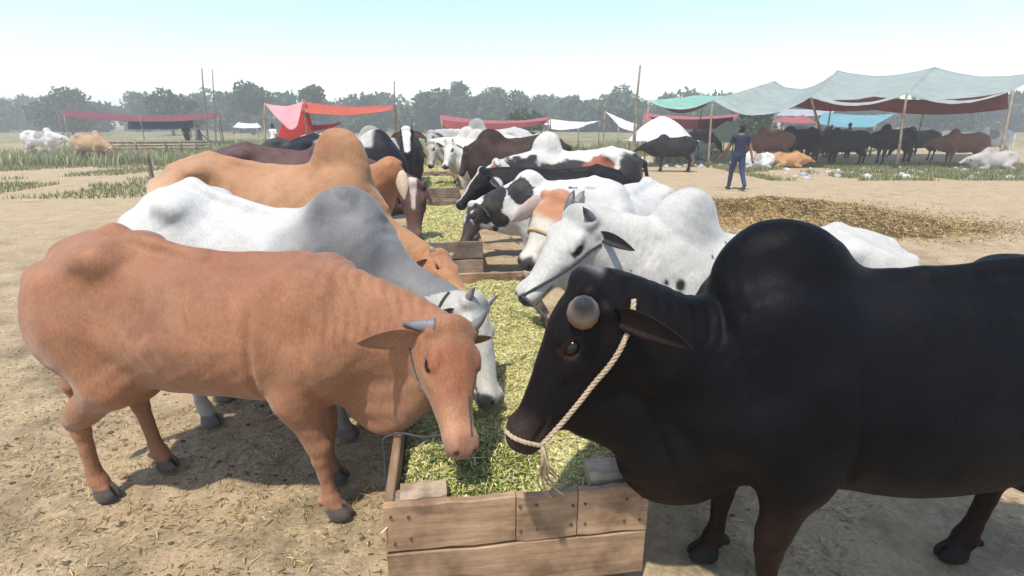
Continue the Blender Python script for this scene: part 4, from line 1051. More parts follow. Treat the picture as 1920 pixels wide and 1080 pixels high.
# ---------------------------------------------------------------- people
def make_person(label, at, heading, h=1.7, shirt=(.02, .025, .05), legs_c=(.045, .06, .12), skin=(.22, .115, .07), hair=(.012, .01, .01), stride=.16, vox=.012, arm_l=.25, arm_r=-.15, shoe=(.06, .045, .035), long_shirt=False, lean=0):
    S = h/1.7; Fd = Field((-.45, -.5, -.02), (.5, .5, 1.78*S), vox)
    c = lambda *p: tuple(S*np.array(p))
    Fd.ell(c(.0, 0, 1.30), (.105*S, .185*S, .17*S), None, .05)
    Fd.ell(c(-.01, 0, 1.10), (.10*S, .16*S, .2*S), None, .06); Fd.ell(c(-.01, 0, .94), (.115*S, .165*S, .13*S), None, .06)
    for s_ in (1, -1): Fd.ell(c(0, s_*.165, 1.385), (.075*S, .075*S, .06*S), None, .05)
    Fd.cone(c(-.01, 0, 1.40), c(.01, 0, 1.52), .062*S, .055*S, .03)
    Fd.ell(c(.015, 0, 1.60), (.092*S, .075*S, .112*S), None, .03); Fd.ell(c(.03, 0, 1.53), (.06*S, .055*S, .06*S), None, .03)
    Fd.cone(c(.10, 0, 1.60), c(.118, 0, 1.575), .012*S, .016*S, .015)
    for s_ in (1, -1): Fd.ell(c(.0, s_*.078, 1.595), (.022*S, .012*S, .032*S), None, .008)
    hands = []
    for s_, sw in ((1, arm_l), (-1, arm_r)):
        sh = np.array(c(0, s_*.20, 1.38)); el = sh+S*np.array([sw*.35, s_*.07, -.28]); wr = el+S*np.array([sw*.75+.04, s_*.03, -.24])
        Fd.chain([(sh, .055*S), (el, .043*S)], .03); Fd.chain([(el, .043*S), (wr, .029*S)], .02)
        hd = unit(wr-el); Fd.cone(wr, wr+hd*.075*S, .030*S, .034*S, .02); hands.append((s_, wr+hd*.08*S, hd))
    for s_, st in ((1, stride), (-1, -stride)):
        hp = np.array(c(0, s_*.085, .92)); kn = S*np.array([st*.55+.03, s_*.09, .50]); an = S*np.array([st-(.10 if st < 0 else 0), s_*.085, .10+(.05 if st < 0 else 0)])
        Fd.chain([(hp, .095*S), (kn, .064*S)], .04); Fd.chain([(kn, .064*S), (an, .050*S)], .02)
        ft = an+S*np.array([.05, 0, -.065 if st >= 0 else -.085]); Fd.ell(ft, (.12*S, .045*S, .038*S), None, .03)
    if long_shirt: Fd.cone(c(0, 0, .95), c(0, 0, .62), .17*S, .19*S, .05)
    V, Q = Fd.mesh(); z = V[:, 2]/S; y = np.abs(V[:, 1])/S; x = V[:, 0]/S
    C = np.repeat(np.array(shirt)[None], len(V), 0)*(1+.3*(fbm(V, 7, 5, 3)-.5))[:, None]
    C[z < (.60 if long_shirt else .93)] = np.array(legs_c); C[(z < .95) & (y < .18) & ~((z > .60) & long_shirt)] = legs_c
    arm = (y > .215) & (z < 1.24) & (z > .6); C[arm] = skin
    C[(z > 1.445) & (y < .12)] = skin
    C[(z > 1.50) & ((x < .035) | (z > 1.665)) & (y < .12)] = hair
    ears = (z > 1.56) & (z < 1.63) & (y > .077); C[ears] = skin
    C[z < .105] = shoe
    Vs, Qs, Cs, base = [V], [Q], [C], len(V)
    for s_, hp, hd in hands:      # four fingers and a thumb
        side = np.array([1.0, 0, 0]); side = unit(side-hd*(side@hd)); nn = np.cross(hd, side)
        for i in range(5):
            if i < 4: p0 = hp+side*(.027-.018*i)*S; ln = (.068, .078, .072, .055)[i]*S; dr = unit(hd+side*(.12-.08*i)); p2 = p0+dr*ln-nn*s_*.018*S
            else: p0 = hp-hd*.05*S+side*.03*S; dr = unit(hd*.7+side*.7); ln = .06*S; p2 = p0+dr*ln
            tv, tf = tube([p0, (p0+p2)/2+nn*s_*.006*S, p2], [.0095*S, .0088*S, .006*S], 6)
            Vs.append(tv); Qs.append(np.array([f if len(f) == 4 else f for f in tf])+base); Cs.append(np.repeat(np.array(skin)[None], len(tv), 0)); base += len(tv)
    o = mesh_obj('person', np.concatenate(Vs), [tuple(dict.fromkeys(f)) for q in Qs for f in q.tolist()], M['person'], None, True, np.concatenate(Cs))
    o.location = (at[0], at[1], 0); o.rotation_euler = (0, 0, math.radians(heading)); tag(o, label, 'person'); return o
man = G(1378, 356)
make_person('person in navy t-shirt and blue jeans walking away along the dirt path', man, 97, 1.70, legs_c=(.03, .045, .10), arm_l=.36, arm_r=-.16, stride=.20)

# ---------------------------------------------------------------- cattle in the background
def bg(label, px, Y, heading, S, coat, head='up', lying=False, hump=.1, vox=.03, name='cow', cat='cow', mat='hide', horns=None, group=None):
    X = P(px, 250, Y)[0]; ca, sa = math.cos(math.radians(heading)), math.sin(math.radians(heading))
    dz = -.47*S if lying else 0
    a, b = {'up': ((.60, 0, 1.28), (.90, .0, 1.02)), 'down': ((.66, .0, .70), (.80, .03, .25)), 'side': ((.55, .05, 1.25), (.72, .38, 1.05)), 'fwd': ((.66, 0, 1.0), (1.02, 0, .78))}[head]
    w = lambda q: np.array([X+ca*q[0]*S-sa*q[1]*S, Y+sa*q[0]*S+ca*q[1]*S, q[2]*S+dz])
    return make_cow(label, (X, Y), heading, S, w(a), w(b), coat, vox, hump=(hump, .14), lying=lying, name=name, cat=cat, mat=mat, group=group,
        face=(ca*.5, sa*.5, .8), horns=[{'side': s_, 'dir': (-.08, .05, .03), 'r': .02} for s_ in (1, -1)] if horns else None, horn_col=((.2, .18, .15), (.08, .08, .07)), noise=0)
k_black = coat_plain((.02, .019, .02), (.03, .028, .028), (.04, .03, .03), (.03, .03, .03), seed=101)
k_brown = coat_plain((.20, .075, .04), (.12, .045, .03), (.28, .15, .09), (.08, .05, .04), seed=102)
k_tan = coat_plain((.42, .28, .15), (.3, .18, .1), (.5, .4, .28), (.1, .08, .07), seed=103)
k_gry = coat_plain((.42, .39, .36), (.3, .28, .26), (.5, .47, .44), (.08, .07, .07), seed=104)
k_or = coat_plain((.50, .26, .11), (.4, .2, .09), (.55, .34, .2), (.2, .12, .08), seed=105)
k_dk = coat_plain((.05, .03, .025), (.03, .02, .018), (.09, .06, .045), (.03, .03, .03), seed=106)
k_wht = patch_coat((.62, .6, .56), (.3, .27, .25), [(-.3, None, 1.1, .3)], 107)
bg('black cow in front of the white draped tent', 1244, 20.5, 172, 1.02, k_black, 'fwd', hump=.04, mat='hide_dark')
bg('tan cow standing by the path beside the white tent', 1282, 27.5, -120, .98, k_tan, 'side')
bg('grey cow lying at the edge of the dirt path', 1318, 27.0, 8, 1.0, k_gry, 'up', True)
bg('dark cow under the cream tarp, behind the lying grey cow', 1330, 28.8, 3, 1.05, k_dk, 'down')
bg('brown cow standing just right of the walking person', 1428, 23.6, 172, 1.12, k_brown, 'down')
bg('white and grey cow lying on the grass near the walking person', 1412, 21.8, 178, .8, k_wht, 'fwd', True)
bg('orange calf lying on the grass left of the slanted pole', 1498, 22.4, -6, .82, k_or, 'fwd', True, hump=.02)
bg('black cow standing behind the orange calf', 1480, 24.2, 176, 1.22, k_black, 'fwd', hump=.05, mat='hide_dark')
bg('dark brown cow standing left of the slanted wooden pole', 1520, 25.0, 171, 1.15, k_dk, 'down')
bg('black cow right of the slanted wooden pole', 1568, 22.8, 175, 1.16, k_black, 'down', hump=.06, mat='hide_dark')
bg('very dark bull farther right under the big pale canopy', 1660, 24.5, 182, 1.22, k_dk, 'fwd', hump=.12, name='bull', cat='bull', mat='hide_dark')
bg('brown cow at the right end of the canopy shade', 1790, 23.0, 170, 1.1, k_brown, 'fwd')
bg('grey cow lying on grass at the far right', 1860, 21.0, 175, .95, k_gry, 'fwd', True)
bg('tan cow grazing near the left fence', 180, 24.0, -10, 1.05, k_tan, 'down')
bg('white cow seen past the dark red canopy on the left', 90, 29.0, 5, 1.1, k_wht, 'fwd')
for lb, px, Y, hd, S_, ct, hp in (('white cow far behind the whitish pair at the third trough', 905, 16.5, 170, 1.15, k_wht, 'fwd'), ('pale grey cow beyond the dark brown bull', 960, 18.5, 178, 1.12, k_gry, 'up'),
        ('cream cow standing far left behind the saddled black cow', 690, 14.2, 5, 1.18, k_wht, 'fwd'), ('tan cow in the far row left of the white faced black cow', 640, 16.5, -4, 1.15, k_tan, 'fwd'),
        ('black cow in the far row below the red canopy', 585, 14.5, 4, 1.1, k_black, 'down'), ('brown cow in the shade left of the blue tarp', 1552, 28.5, 175, 1.15, k_brown, 'fwd'),
        ('dark cow second from the right under the pale canopy', 1708, 26.5, 178, 1.15, k_dk, 'down'), ('grey cow standing deep in the canopy shade', 1628, 29.5, 170, 1.1, k_gry, 'up'),
        ('tan cow behind the brown cow right of the walking person', 1462, 27.0, 165, 1.05, k_tan, 'up'), ('black cow at the back under the long maroon canopy', 1345, 33.5, 10, 1.1, k_black, 'fwd'),
        ('brown cow beside the cream leaning tarp', 1300, 31.0, 185, 1.1, k_brown, 'down'), ('white cow at the back right of the canopy', 1845, 28.0, 172, 1.15, k_wht, 'fwd')):
    bg(lb, px, Y, hd, S_, ct, hp)
pa = P(1592, 250, 30.5); make_person('person in black standing among cattle under the blue tarp', (pa[0], pa[1]), 160, 1.75, shirt=(.015, .015, .018), legs_c=(.02, .02, .025), vox=.02, stride=.03)
pa = P(1558, 250, 31.5); make_person('person in dark grey standing left of the one in black', (pa[0], pa[1]), 200, 1.65, shirt=(.05, .05, .055), legs_c=(.04, .04, .05), vox=.02, stride=.03)
pa = P(1452, 250, 33.0); make_person('person in brown clothes behind the black cow', (pa[0], pa[1]), 250, 1.68, shirt=(.14, .07, .05), legs_c=(.14, .07, .05), vox=.02, stride=.03, long_shirt=True)
pa = P(372, 250, 33.0); make_person('person in grey clothes walking by the weeds on the left', (pa[0], pa[1]), 20, 1.7, shirt=(.10, .10, .10), legs_c=(.12, .12, .11), vox=.02, stride=.1, long_shirt=True)
pa = P(512, 250, 27.0); make_person('person in a long white shirt beside the red canopy', (pa[0], pa[1]), 60, 1.72, shirt=(.7, .69, .65), legs_c=(.65, .64, .6), vox=.02, stride=.05, long_shirt=True)
pa = P(350, 250, 38.0); make_person('person in black by the far blue tarp', (pa[0], pa[1]), 100, 1.7, shirt=(.02, .02, .022), legs_c=(.03, .03, .03), vox=.02, stride=.05)

# ---------------------------------------------------------------- canopies and tarps
def sheet_mesh(c, sag=(0, 0), nu=16, nv=12, wr=.03, seed=0, th=.012, edge=0.0):
    """c = front-left, front-right, back-right, back-left; sag along u and v"""
    c = [np.array(p, float) for p in c]; top, bot = [], []
    for i in range(nu+1):
        for j in range(nv+1):
            u, v = i/nu, j/nv
            p = (1-v)*((1-u)*c[0]+u*c[1])+v*((1-u)*c[3]+u*c[2])
            z = -sag[0]*4*u*(1-u)-sag[1]*4*v*(1-v)+edge*math.sin(u*math.pi*3)*(1-v)*.5
            top.append(p+np.array([0, 0, z]))
    top = np.array(top)
    nrm = np.cross(c[1]-c[0], c[3]-c[0]); nrm = unit(nrm)
    top = top+nrm*((fbm(top, .9, seed, 3)-.5)*2*wr+ (fbm(top*np.array([1, 1, .3]), 3.2, seed+2, 2)-.5)*wr)[:, None]
    bot = top-nrm*th; n = len(top); V = np.concatenate([top, bot]); Q = []
    for i in range(nu):
        for j in range(nv):
            a, b, d, e = i*(nv+1)+j, (i+1)*(nv+1)+j, (i+1)*(nv+1)+j+1, i*(nv+1)+j+1
            Q.append((a, b, d, e)); Q.append((n+e, n+d, n+b, n+a))
    rim = [i*(nv+1) for i in range(nu+1)]+[nu*(nv+1)+j for j in range(1, nv+1)]+[i*(nv+1)+nv for i in range(nu-1, -1, -1)]+[j for j in range(nv-1, 0, -1)]
    for a, b in zip(rim, rim[1:]+rim[:1]): Q.append((a, n+a, n+b, b))
    return V, Q
def pole_mesh(a, b, r=.035, seed=0):
    rn = random.Random(seed); a, b = np.array(a, float), np.array(b, float)
    ps = [a+(b-a)*t+np.array([rn.uniform(-.01, .01), rn.uniform(-.01, .01), 0]) for t in np.linspace(0, 1, 6)]
    V, Fc = tube(ps, [r*(1.1-.3*t) for t in np.linspace(0, 1, 6)], 8); return V, tri(Fc)
CLOTH = {k: cloth_mat('tarp_'+k, c, t) for k, c, t in (('red', (.55, .035, .03), .35), ('orange', (.60, .12, .06), .35), ('pink', (.70, .36, .38), .3), ('maroon', (.17, .03, .035), .2), ('rose', (.42, .12, .12), .25),
    ('white', (.78, .79, .78), .3), ('cream', (.58, .46, .33), .2), ('blue', (.06, .14, .42), .3), ('cyan', (.20, .42, .48), .3), ('pale', (.50, .57, .53), .5), ('mint', (.36, .62, .52), .45), ('green', (.08, .16, .13), .2), ('grey', (.40, .42, .46), .2))}
def canopy(label, sheets, poles, cat='canopy', name='market_canopy'):
    """sheets: (part name, four world corners, cloth, sag, wrinkle); poles: (bottom, top, radius)"""
    c = np.mean([p for s_ in sheets for p in s_[1]], axis=0); e = empty(name, (c[0], c[1], 0)); off = np.array([c[0], c[1], 0])
    tag(e, label, cat)
    for k, (pn, cs, cl, sg, wr) in enumerate(sheets):
        V, Q = sheet_mesh(cs, sg, wr=wr, seed=k+int(abs(c[0])*10)); mesh_obj(pn, V-off, Q, CLOTH[cl], e)
    for k, (a, b, r) in enumerate(poles):
        V, Q = pole_mesh(a, b, r, k); mesh_obj('pole', V-off, Q, M['wood_pale'], e)
    return e
def down(p, dx=0, dy=0): return np.array([p[0]+dx, p[1]+dy, -.05])
# red canopy, left
a, b, cR, d = P(496, 193, 19), P(568, 190, 19), P(740, 198, 20), P(742, 199, 24)
canopy('red canopy with a faded pink side flap and a red back wall', [
    ('side_flap', (P(534, 236, 18.2), P(556, 236, 18.2), b, a), 'pink', (.12, .05), .05),
    ('wall_sheet', (P(516, 268, 19.6), P(594, 268, 19.6), P(574, 191, 19.6), P(536, 212, 19.6)), 'red', (0, .0), .06),
    ('roof_sheet', (P(566, 211, 19), P(738, 205, 20), P(741, 197, 24), P(566, 189, 20.5)), 'orange', (.12, .0), .05),
    ('lower_strip', (P(578, 246, 20), P(636, 234, 20), P(640, 228, 20), P(578, 234, 20)), 'red', (.05, 0), .04)],
    [(down(b), b, .03), (down(a, -.3), a, .03), (down(P(741, 199, 24)), P(741, 197, 24), .03), (down(P(566, 189, 20.5)), P(566, 189, 20.5), .03)])
# dark red canopy, far left, blue tarp under it
canopy('dark red canopy at the far left with a blue tarp hung under it', [
    ('roof_sheet', (P(120, 219, 36), P(408, 221, 36), P(412, 211, 41), P(110, 205, 41)), 'maroon', (.25, 0), .06),
    ('hung_tarp', (P(240, 242, 39), P(362, 240, 39), P(362, 224, 39), P(240, 222, 39)), 'blue', (.05, 0), .06)],
    [(down(P(q, 221, y)), P(q, 216, y), .04) for q, y in ((120, 36), (408, 36), (262, 36), (412, 41), (110, 41))])
canopy('rose red canopy above the cream cows in the centre', [
    ('roof_sheet', (P(828, 234, 24), P(1028, 230, 25), P(1032, 219, 29), P(826, 216, 28)), 'rose', (.22, 0), .05),
    ('front_edge', (P(832, 240, 23.9), P(1020, 232, 24.9), P(1026, 225, 24.9), P(830, 224, 23.9)), 'rose', (.14, 0), .04)],
    [(down(P(828, 234, 24)), P(828, 226, 24), .03), (down(P(1028, 228, 25)), P(1028, 226, 25), .03), (down(P(1032, 219, 29)), P(1032, 219, 29), .03), (down(P(826, 216, 28)), P(826, 216, 28), .03)])
canopy('low cream tarp right of the rose canopy', [('roof_sheet', (P(1015, 238, 28), P(1085, 240, 28), P(1124, 226, 32), P(1030, 222, 32)), 'white', (.1, 0), .05)],
    [(down(P(1015, 238, 28)), P(1015, 238, 28), .03), (down(P(1085, 240, 28)), P(1085, 240, 28), .03), (down(P(1124, 226, 32)), P(1124, 226, 32), .03), (down(P(1030, 222, 32)), P(1030, 222, 32), .03)])
canopy('white slanting tarp beside the tall thin pole', [('roof_sheet', (P(1160, 236, 22), P(1192, 246, 21), P(1194, 232, 22), P(1134, 208, 25)), 'white', (.05, 0), .04)],
    [(down(P(1134, 208, 25)), P(1134, 208, 25), .03), (down(P(1160, 236, 22)), P(1160, 236, 22), .025), (down(P(1192, 246, 21)), P(1192, 246, 21), .025), (down(P(1194, 232, 22)), P(1194, 232, 22), .025)])
canopy('long maroon canopy behind the walking person', [
    ('roof_sheet', (P(1208, 228, 32), P(1380, 226, 32), P(1386, 213, 37), P(1206, 211, 37)), 'rose', (.2, 0), .05),
    ('front_edge', (P(1240, 236, 31.9), P(1372, 238, 31.9), P(1376, 219, 31.9), P(1216, 218, 31.9)), 'maroon', (.15, 0), .05)],
    [(down(P(q, 226, y)), P(q, 219, y), .035) for q, y in ((1208, 32), (1380, 32), (1335, 32), (1386, 37), (1206, 37))])
# white draped tent
def tent(label, cx, Y, half_w, z_top, cloth, depth, skew=0.0, name='draped_tent', zb=.35):
    X = P(cx, 250, Y)[0]; n = 28; m = 16; V = []
    for i in range(n+1):
        for j in range(m+1):
            u, v = -1+2*i/n, -1+2*j/m
            r = (abs(u-skew*(1-abs(u)))**1.7+abs(v)**2)**.5; z = zb+(z_top-zb)*max(0, 1-r**2.0)
            V.append((u*half_w, v*depth, z))
    V = np.array(V); V[:, 2] += (fbm(V, 2.2, 7, 3)-.5)*.16; V[:, 2] = np.maximum(V[:, 2], zb-.1)
    n0 = len(V); V2 = V.copy(); V2[:, 2] -= .015; VV = np.concatenate([V, V2]); Q = []
    for i in range(n):
        for j in range(m):
            a = i*(m+1)+j; q = (a, a+m+1, a+m+2, a+1); Q.append(q); Q.append(tuple(k+n0 for k in q[::-1]))
    e = empty(name, (X, Y, 0)); tag(e, label, 'tent'); mesh_obj('cover', VV, Q, CLOTH[cloth], e)
    for (x, y) in ((-.85, -.8), (.85, -.8), (.85, .8), (-.85, .8), (0, 0)):
        k = np.argmin(np.hypot(V[:, 0]-x*half_w, V[:, 1]-y*depth)); Vp, Qp = pole_mesh((V[k, 0], V[k, 1], -.05), (V[k, 0], V[k, 1], V[k, 2]-.01), .03); mesh_obj('pole', Vp, Qp, M['wood_pale'], e)
    return e
tent('white draped tent behind the black cow, beside the tall thin pole', 1240, 23.5, 1.35, 2.02, 'white', 1.1, zb=1.05)
canopy('cream tarp leaning to the ground beside the walking person', [('side_sheet', (P(1308, 262, 29), P(1384, 266, 29), P(1386, 224, 31), P(1362, 226, 31)), 'cream', (.06, .05), .06)],
    [(down(P(1386, 224, 31)), P(1386, 224, 31), .03), (down(P(1362, 226, 31)), P(1362, 226, 31), .03), (down(P(1308, 262, 29)), P(1308, 262, 29), .02), (down(P(1384, 266, 29)), P(1384, 266, 29), .02)])
# the big pale canopy, right
A0, A1, A2, A3, A4 = P(1216, 189, 24), P(1336, 188, 22.5), P(1520, 182, 21.5), P(1700, 176, 21), P(1900, 168, 21)
B0, B1, B2, B3, B4 = P(1318, 178, 32), P(1452, 152, 31), P(1570, 132, 31), P(1750, 126, 31), P(1980, 130, 31)
base = G(1556, 303)
canopy('big pale translucent canopy with scalloped edge and leaning pole on the right', [
    ('roof_sheet', (A0, A1, B1, B0), 'mint', (.32, 0), .05), ('roof_sheet', (A1, A2, B2, B1), 'pale', (.62, 0), .05), ('roof_sheet', (A2, A3, B3, B2), 'pale', (.35, 0), .05), ('roof_sheet', (A3, A4, B4, B3), 'pale', (.4, 0), .05),
    ('valance', (P(1240, 200, 24.3), P(1326, 196, 23), P(1334, 190, 22.9), P(1222, 191, 24.3)), 'maroon', (.3, 0), .03),
    ('valance', (P(1490, 200, 22.2), P(1640, 206, 22), P(1640, 181, 21.8), P(1516, 184, 21.9)), 'maroon', (.12, 0), .05),
    ('valance', (P(1640, 206, 22), P(1890, 204, 22), P(1890, 172, 21.6), P(1640, 181, 21.8)), 'maroon', (.2, 0), .05)],
    [(np.array([base[0], base[1], -.05]), A2, .055), (down(A1, .1), A1, .045), (down(A0), A0, .03), (down(A3, .2), A3, .05), (down(A4, .2), A4, .05)]+[(down(q), q, .04) for q in (B0, B1, B2, B3, B4)])
canopy('blue tarp shelter behind the people on the right', [('roof_sheet', (P(1530, 232, 34), P(1640, 236, 34), P(1680, 212, 38), P(1545, 210, 38)), 'cyan', (.15, 0), .06)],
    [(down(q), q, .03) for q in (P(1530, 232, 34), P(1640, 236, 34), P(1680, 212, 38), P(1545, 210, 38))])
canopy('small brownish red canopy left of the blue tarp', [('roof_sheet', (P(1450, 226, 33), P(1532, 230, 33), P(1506, 215, 36), P(1470, 217, 36)), 'rose', (.1, 0), .05)],
    [(down(q), q, .03) for q in (P(1450, 226, 33), P(1532, 230, 33), P(1506, 215, 36), P(1470, 217, 36))])
canopy('white sheet shelter far behind under the pale canopy', [('roof_sheet', (P(1455, 216, 42), P(1560, 214, 42), P(1570, 202, 46), P(1470, 203, 46)), 'grey', (.1, 0), .05)],
    [(down(q), q, .03) for q in (P(1455, 216, 42), P(1560, 214, 42), P(1570, 202, 46), P(1470, 203, 46))])
tent('low pink covered tent behind the black cow', 1498, 28.0, 1.5, 1.62, 'pink', 1.0, zb=1.0)
canopy('white tarp far off beyond the weeds on the left', [('roof_sheet', (P(436, 238, 52), P(490, 238, 52), P(482, 230, 56), P(448, 229, 56)), 'white', (.1, 0), .05)], [(down(q), q, .03) for q in (P(436, 238, 52), P(490, 238, 52), P(482, 230, 56), P(448, 229, 56))])
# tall thin poles
for lb, x0, y0, x1, y1, Y, r in (('tall dark pole leaning left above the dark red canopy', 378, 128, 388, 240, 34, .05), ('thin pale pole right of the tall dark pole, left of the red canopy', 398, 130, 404, 240, 48, .05),
        ('thin upright pole at the right end of the red canopy', 739, 152, 741, 262, 15, .022), ('tall upright pole left of the white draped tent', 1200, 122, 1188, 262, 19, .045), ('short thin pole between cream cows and rose canopy', 886, 230, 884, 262, 16, .02)):
    a = P(x1, y1, Y); b = P(x0, y0, Y); dirv = b-a; a2 = a-dirv*((a[2]+.1)/dirv[2]); V, Q = pole_mesh(a2, b, r, 3)
    tag(mesh_obj('pole', V, Q, M['wood_grey']), lb, 'pole')

# ---------------------------------------------------------------- rail fence on the left and a lone post
fe = empty('rail_fence', (-12.8, 22.5, 0)); tag(fe, 'low wooden rail fence with a thatched top on the left', 'fence')
f0 = G(300, 300); fe.location = (f0[0], f0[1], 0)
for k, (px, py) in enumerate(((210, 299), (260, 300), (316, 300), (344, 301), (372, 299), (396, 296))):
    g = G(px, py); V, Q = pole_mesh((g[0]-f0[0], g[1]-f0[1], -.1), (g[0]-f0[0], g[1]-f0[1], .78+.1*(k % 2)), .07, k); mesh_obj('post', V, Q, M['wood_grey'], fe)
g0, g1 = G(200, 298), G(400, 298)
for k, z in enumerate((.52, .68, .82)):
    V, Q = pole_mesh((g0[0]-f0[0], g0[1]-f0[1]-.08, z), (g1[0]-f0[0], g1[1]-f0[1]-.08, z+.04), .05, k+9); mesh_obj('rail', V, Q, M['wood_pale'], fe)
g = G(293, 372); V, Q = pole_mesh((g[0], g[1], -.1), (g[0]-.02, g[1], P(293, 285, g[1])[2]), .055, 2)
tag(mesh_obj('wooden_post', V, Q, M['wood_grey']), 'lone dark wooden post at the left behind the white bull', 'post')

# ---------------------------------------------------------------- trees and the far wood
def leaf_cloud(blob, n, size, pal, rng):
    """leaf-sized faces through a set of ellipsoid clumps"""
    blob = np.array(blob); w = blob[:, 3]*blob[:, 4]; k = rng.choice(len(blob), n, p=w/w.sum())
    d = rng.normal(size=(n, 3)); d /= np.linalg.norm(d, axis=1)[:, None]; r = rng.uniform(.35, 1, n)**.6
    p = blob[k, :3]+d*r[:, None]*np.stack([blob[k, 3], blob[k, 3], blob[k, 4]], 1)
    a = rng.normal(size=(n, 3)); a /= np.linalg.norm(a, axis=1)[:, None]; b = np.cross(a, rng.normal(size=(n, 3))); b /= np.linalg.norm(b, axis=1)[:, None]
    s_ = size*rng.uniform(.5, 1.3, n)[:, None]
    V = np.stack([p-a*s_-b*s_*.3, p-b*s_*.55, p+a*s_, p+b*s_*.55], 1).reshape(-1, 3); Q = np.arange(4*n).reshape(n, 4)
    c = np.array(pal)[rng.choice(len(pal), n)]*rng.uniform(.7, 1.25, (n, 1)); return V, Q, np.repeat(c, 4, 0)
LEAFS = [(.055, .10, .032), (.07, .115, .038), (.045, .08, .03), (.09, .125, .042)]
def tree_blobs(h, w, rng, n=16, lo=.35):
    r = []
    for i in range(n):
        t = rng.uniform(0, 1); z = h*(lo+(.95-lo)*t); sp = w*(math.sin(math.pi*(.15+.8*t)))*rng.uniform(.15, .95); an = rng.uniform(0, 6.28)
        q = w*rng.uniform(.22, .48); r.append((math.cos(an)*sp, math.sin(an)*sp, z, q, q*rng.uniform(.6, .9)))
    return r
def tree(label, px, Y, ytop, w, n, seed, size=.28, lo=.35, group=None, nb=16, name='tree'):
    rng = np.random.default_rng(seed); top = P(px, ytop, Y); h = top[2]*1.02
    e = empty(name, (top[0], Y, 0)); tag(e, label, 'tree', group)
    bl = tree_blobs(h, w, rng, nb, lo); V, Q, C = leaf_cloud(bl, n, size, LEAFS, rng); mesh_obj('crown', V, Q, M['leaf'], e, False, C)
    tv, tf = tube([(0, 0, -.2), (.1, 0, h*.25), (.05, .1, h*.5), (.2, 0, h*.8)], [.04*h, .03*h, .02*h, .006*h], 8); VV, FF, o = [tv], tri(tf), len(tv)
    for b in bl[::2]:
        bv, bf = tube([(.05, .05, h*lo*.9), (b[0]*.5, b[1]*.5, (b[2]+h*lo)/2), b[:3]], [.014*h, .009*h, .003*h], 6); VV.append(bv); FF += [tuple(q+o for q in f) for f in tri(bf)]; o += len(bv)
    mesh_obj('trunk', np.concatenate(VV), FF, M['wood_grey'], e); return e
for k, (lb, px, Y, yt, w, n, lo) in enumerate((
    ('tall loose tree standing above the far wood, left of the red canopy', 462, 92, 152, 3.4, 2200, .5), ('hazy round tree at the left of the photo behind the dark red canopy', 312, 84, 178, 4.2, 2600, .25),
    ('small upright hazy tree right of the dark red canopy', 358, 80, 190, 2.0, 1200, .3), ('tree peeking over the red canopy roof', 588, 88, 166, 2.8, 1800, .4),
    ('tallest bushy tree of the central tree line', 862, 120, 160, 5.0, 3200, .3), ('broad tree left of centre in the hazy tree line', 930, 125, 172, 5.2, 2800, .25),
    ('tree at the right of the central tree line behind the tall pole', 1165, 118, 172, 5.0, 2800, .25), ('green bushy tree under the big pale canopy behind the walking person', 1416, 48, 199, 2.4, 3200, .12),
    ('small light green tree behind the long maroon canopy', 1385, 60, 203, 2.4, 2200, .15), ('light green bush behind the rose canopy', 985, 52, 209, 1.9, 2000, .12),
    ('round tree at the far left edge', 120, 86, 176, 5, 2600, .25), ('tree at the far right behind the canopies', 1780, 90, 168, 5, 2600, .25))):
    tree(lb, px, Y, yt, w, n, 200+k, size=.34 if Y > 70 else .2, lo=lo, nb=18)
rng = np.random.default_rng(77); VV, QQ, CC, o = [], [], [], 0
for k in range(240):
    px = rng.uniform(-500, 2420); Y = rng.uniform(105, 160); yt = 184+5*math.sin(px*.013)+4*math.sin(px*.041+1)+rng.uniform(-6, 9); t = P(px, yt, Y)
    bl = np.array(tree_blobs(t[2], rng.uniform(4, 7), rng, 12, .10)); bl[:, 0] += t[0]; bl[:, 1] += Y
    V, Q, C = leaf_cloud(bl, 850, .55, LEAFS, rng); VV.append(V); QQ.append(Q+o); CC.append(C); o += len(V)
tag(mesh_obj('distant_wood', np.concatenate(VV), np.concatenate(QQ), M['leaf'], None, False, np.concatenate(CC)), 'hazy blue green wood along the horizon', 'wood', kind='stuff')

# ---------------------------------------------------------------- grass, weeds, straw, dung
def blades(pts, hmin, hmax, wd, pal, rng, lean=.5):
    n = len(pts); h = rng.uniform(hmin, hmax, n); az = rng.uniform(0, 6.283, n); ln = rng.uniform(0, lean, n)*h
    d = np.stack([np.cos(az), np.sin(az), 0*az], 1); s_ = np.stack([-np.sin(az), np.cos(az), 0*az], 1)*wd*rng.uniform(.6, 1.4, n)[:, None]
    up = np.array([0, 0, 1.0]); m = pts+up*h[:, None]*.55+d*ln[:, None]*.3; t = pts+up*h[:, None]+d*ln[:, None]
    V = np.stack([pts-s_, pts+s_, m+s_*.8, m-s_*.8, t+s_*.12, t-s_*.12], 1).reshape(-1, 3); i = np.arange(n)*6
    Q = np.concatenate([np.stack([i, i+1, i+2, i+3], 1), np.stack([i+3, i+2, i+4, i+5], 1)])
    c = np.array(pal)[rng.choice(len(pal), n)]*rng.uniform(.7, 1.25, (n, 1)); return V, Q, np.repeat(c, 6, 0)
WEED = [(.36, .37, .18), (.28, .33, .15), (.42, .40, .23), (.25, .28, .12)]
GRASS = [(.24, .27, .11), (.18, .22, .08), (.32, .32, .16), (.38, .35, .2), (.16, .19, .08)]
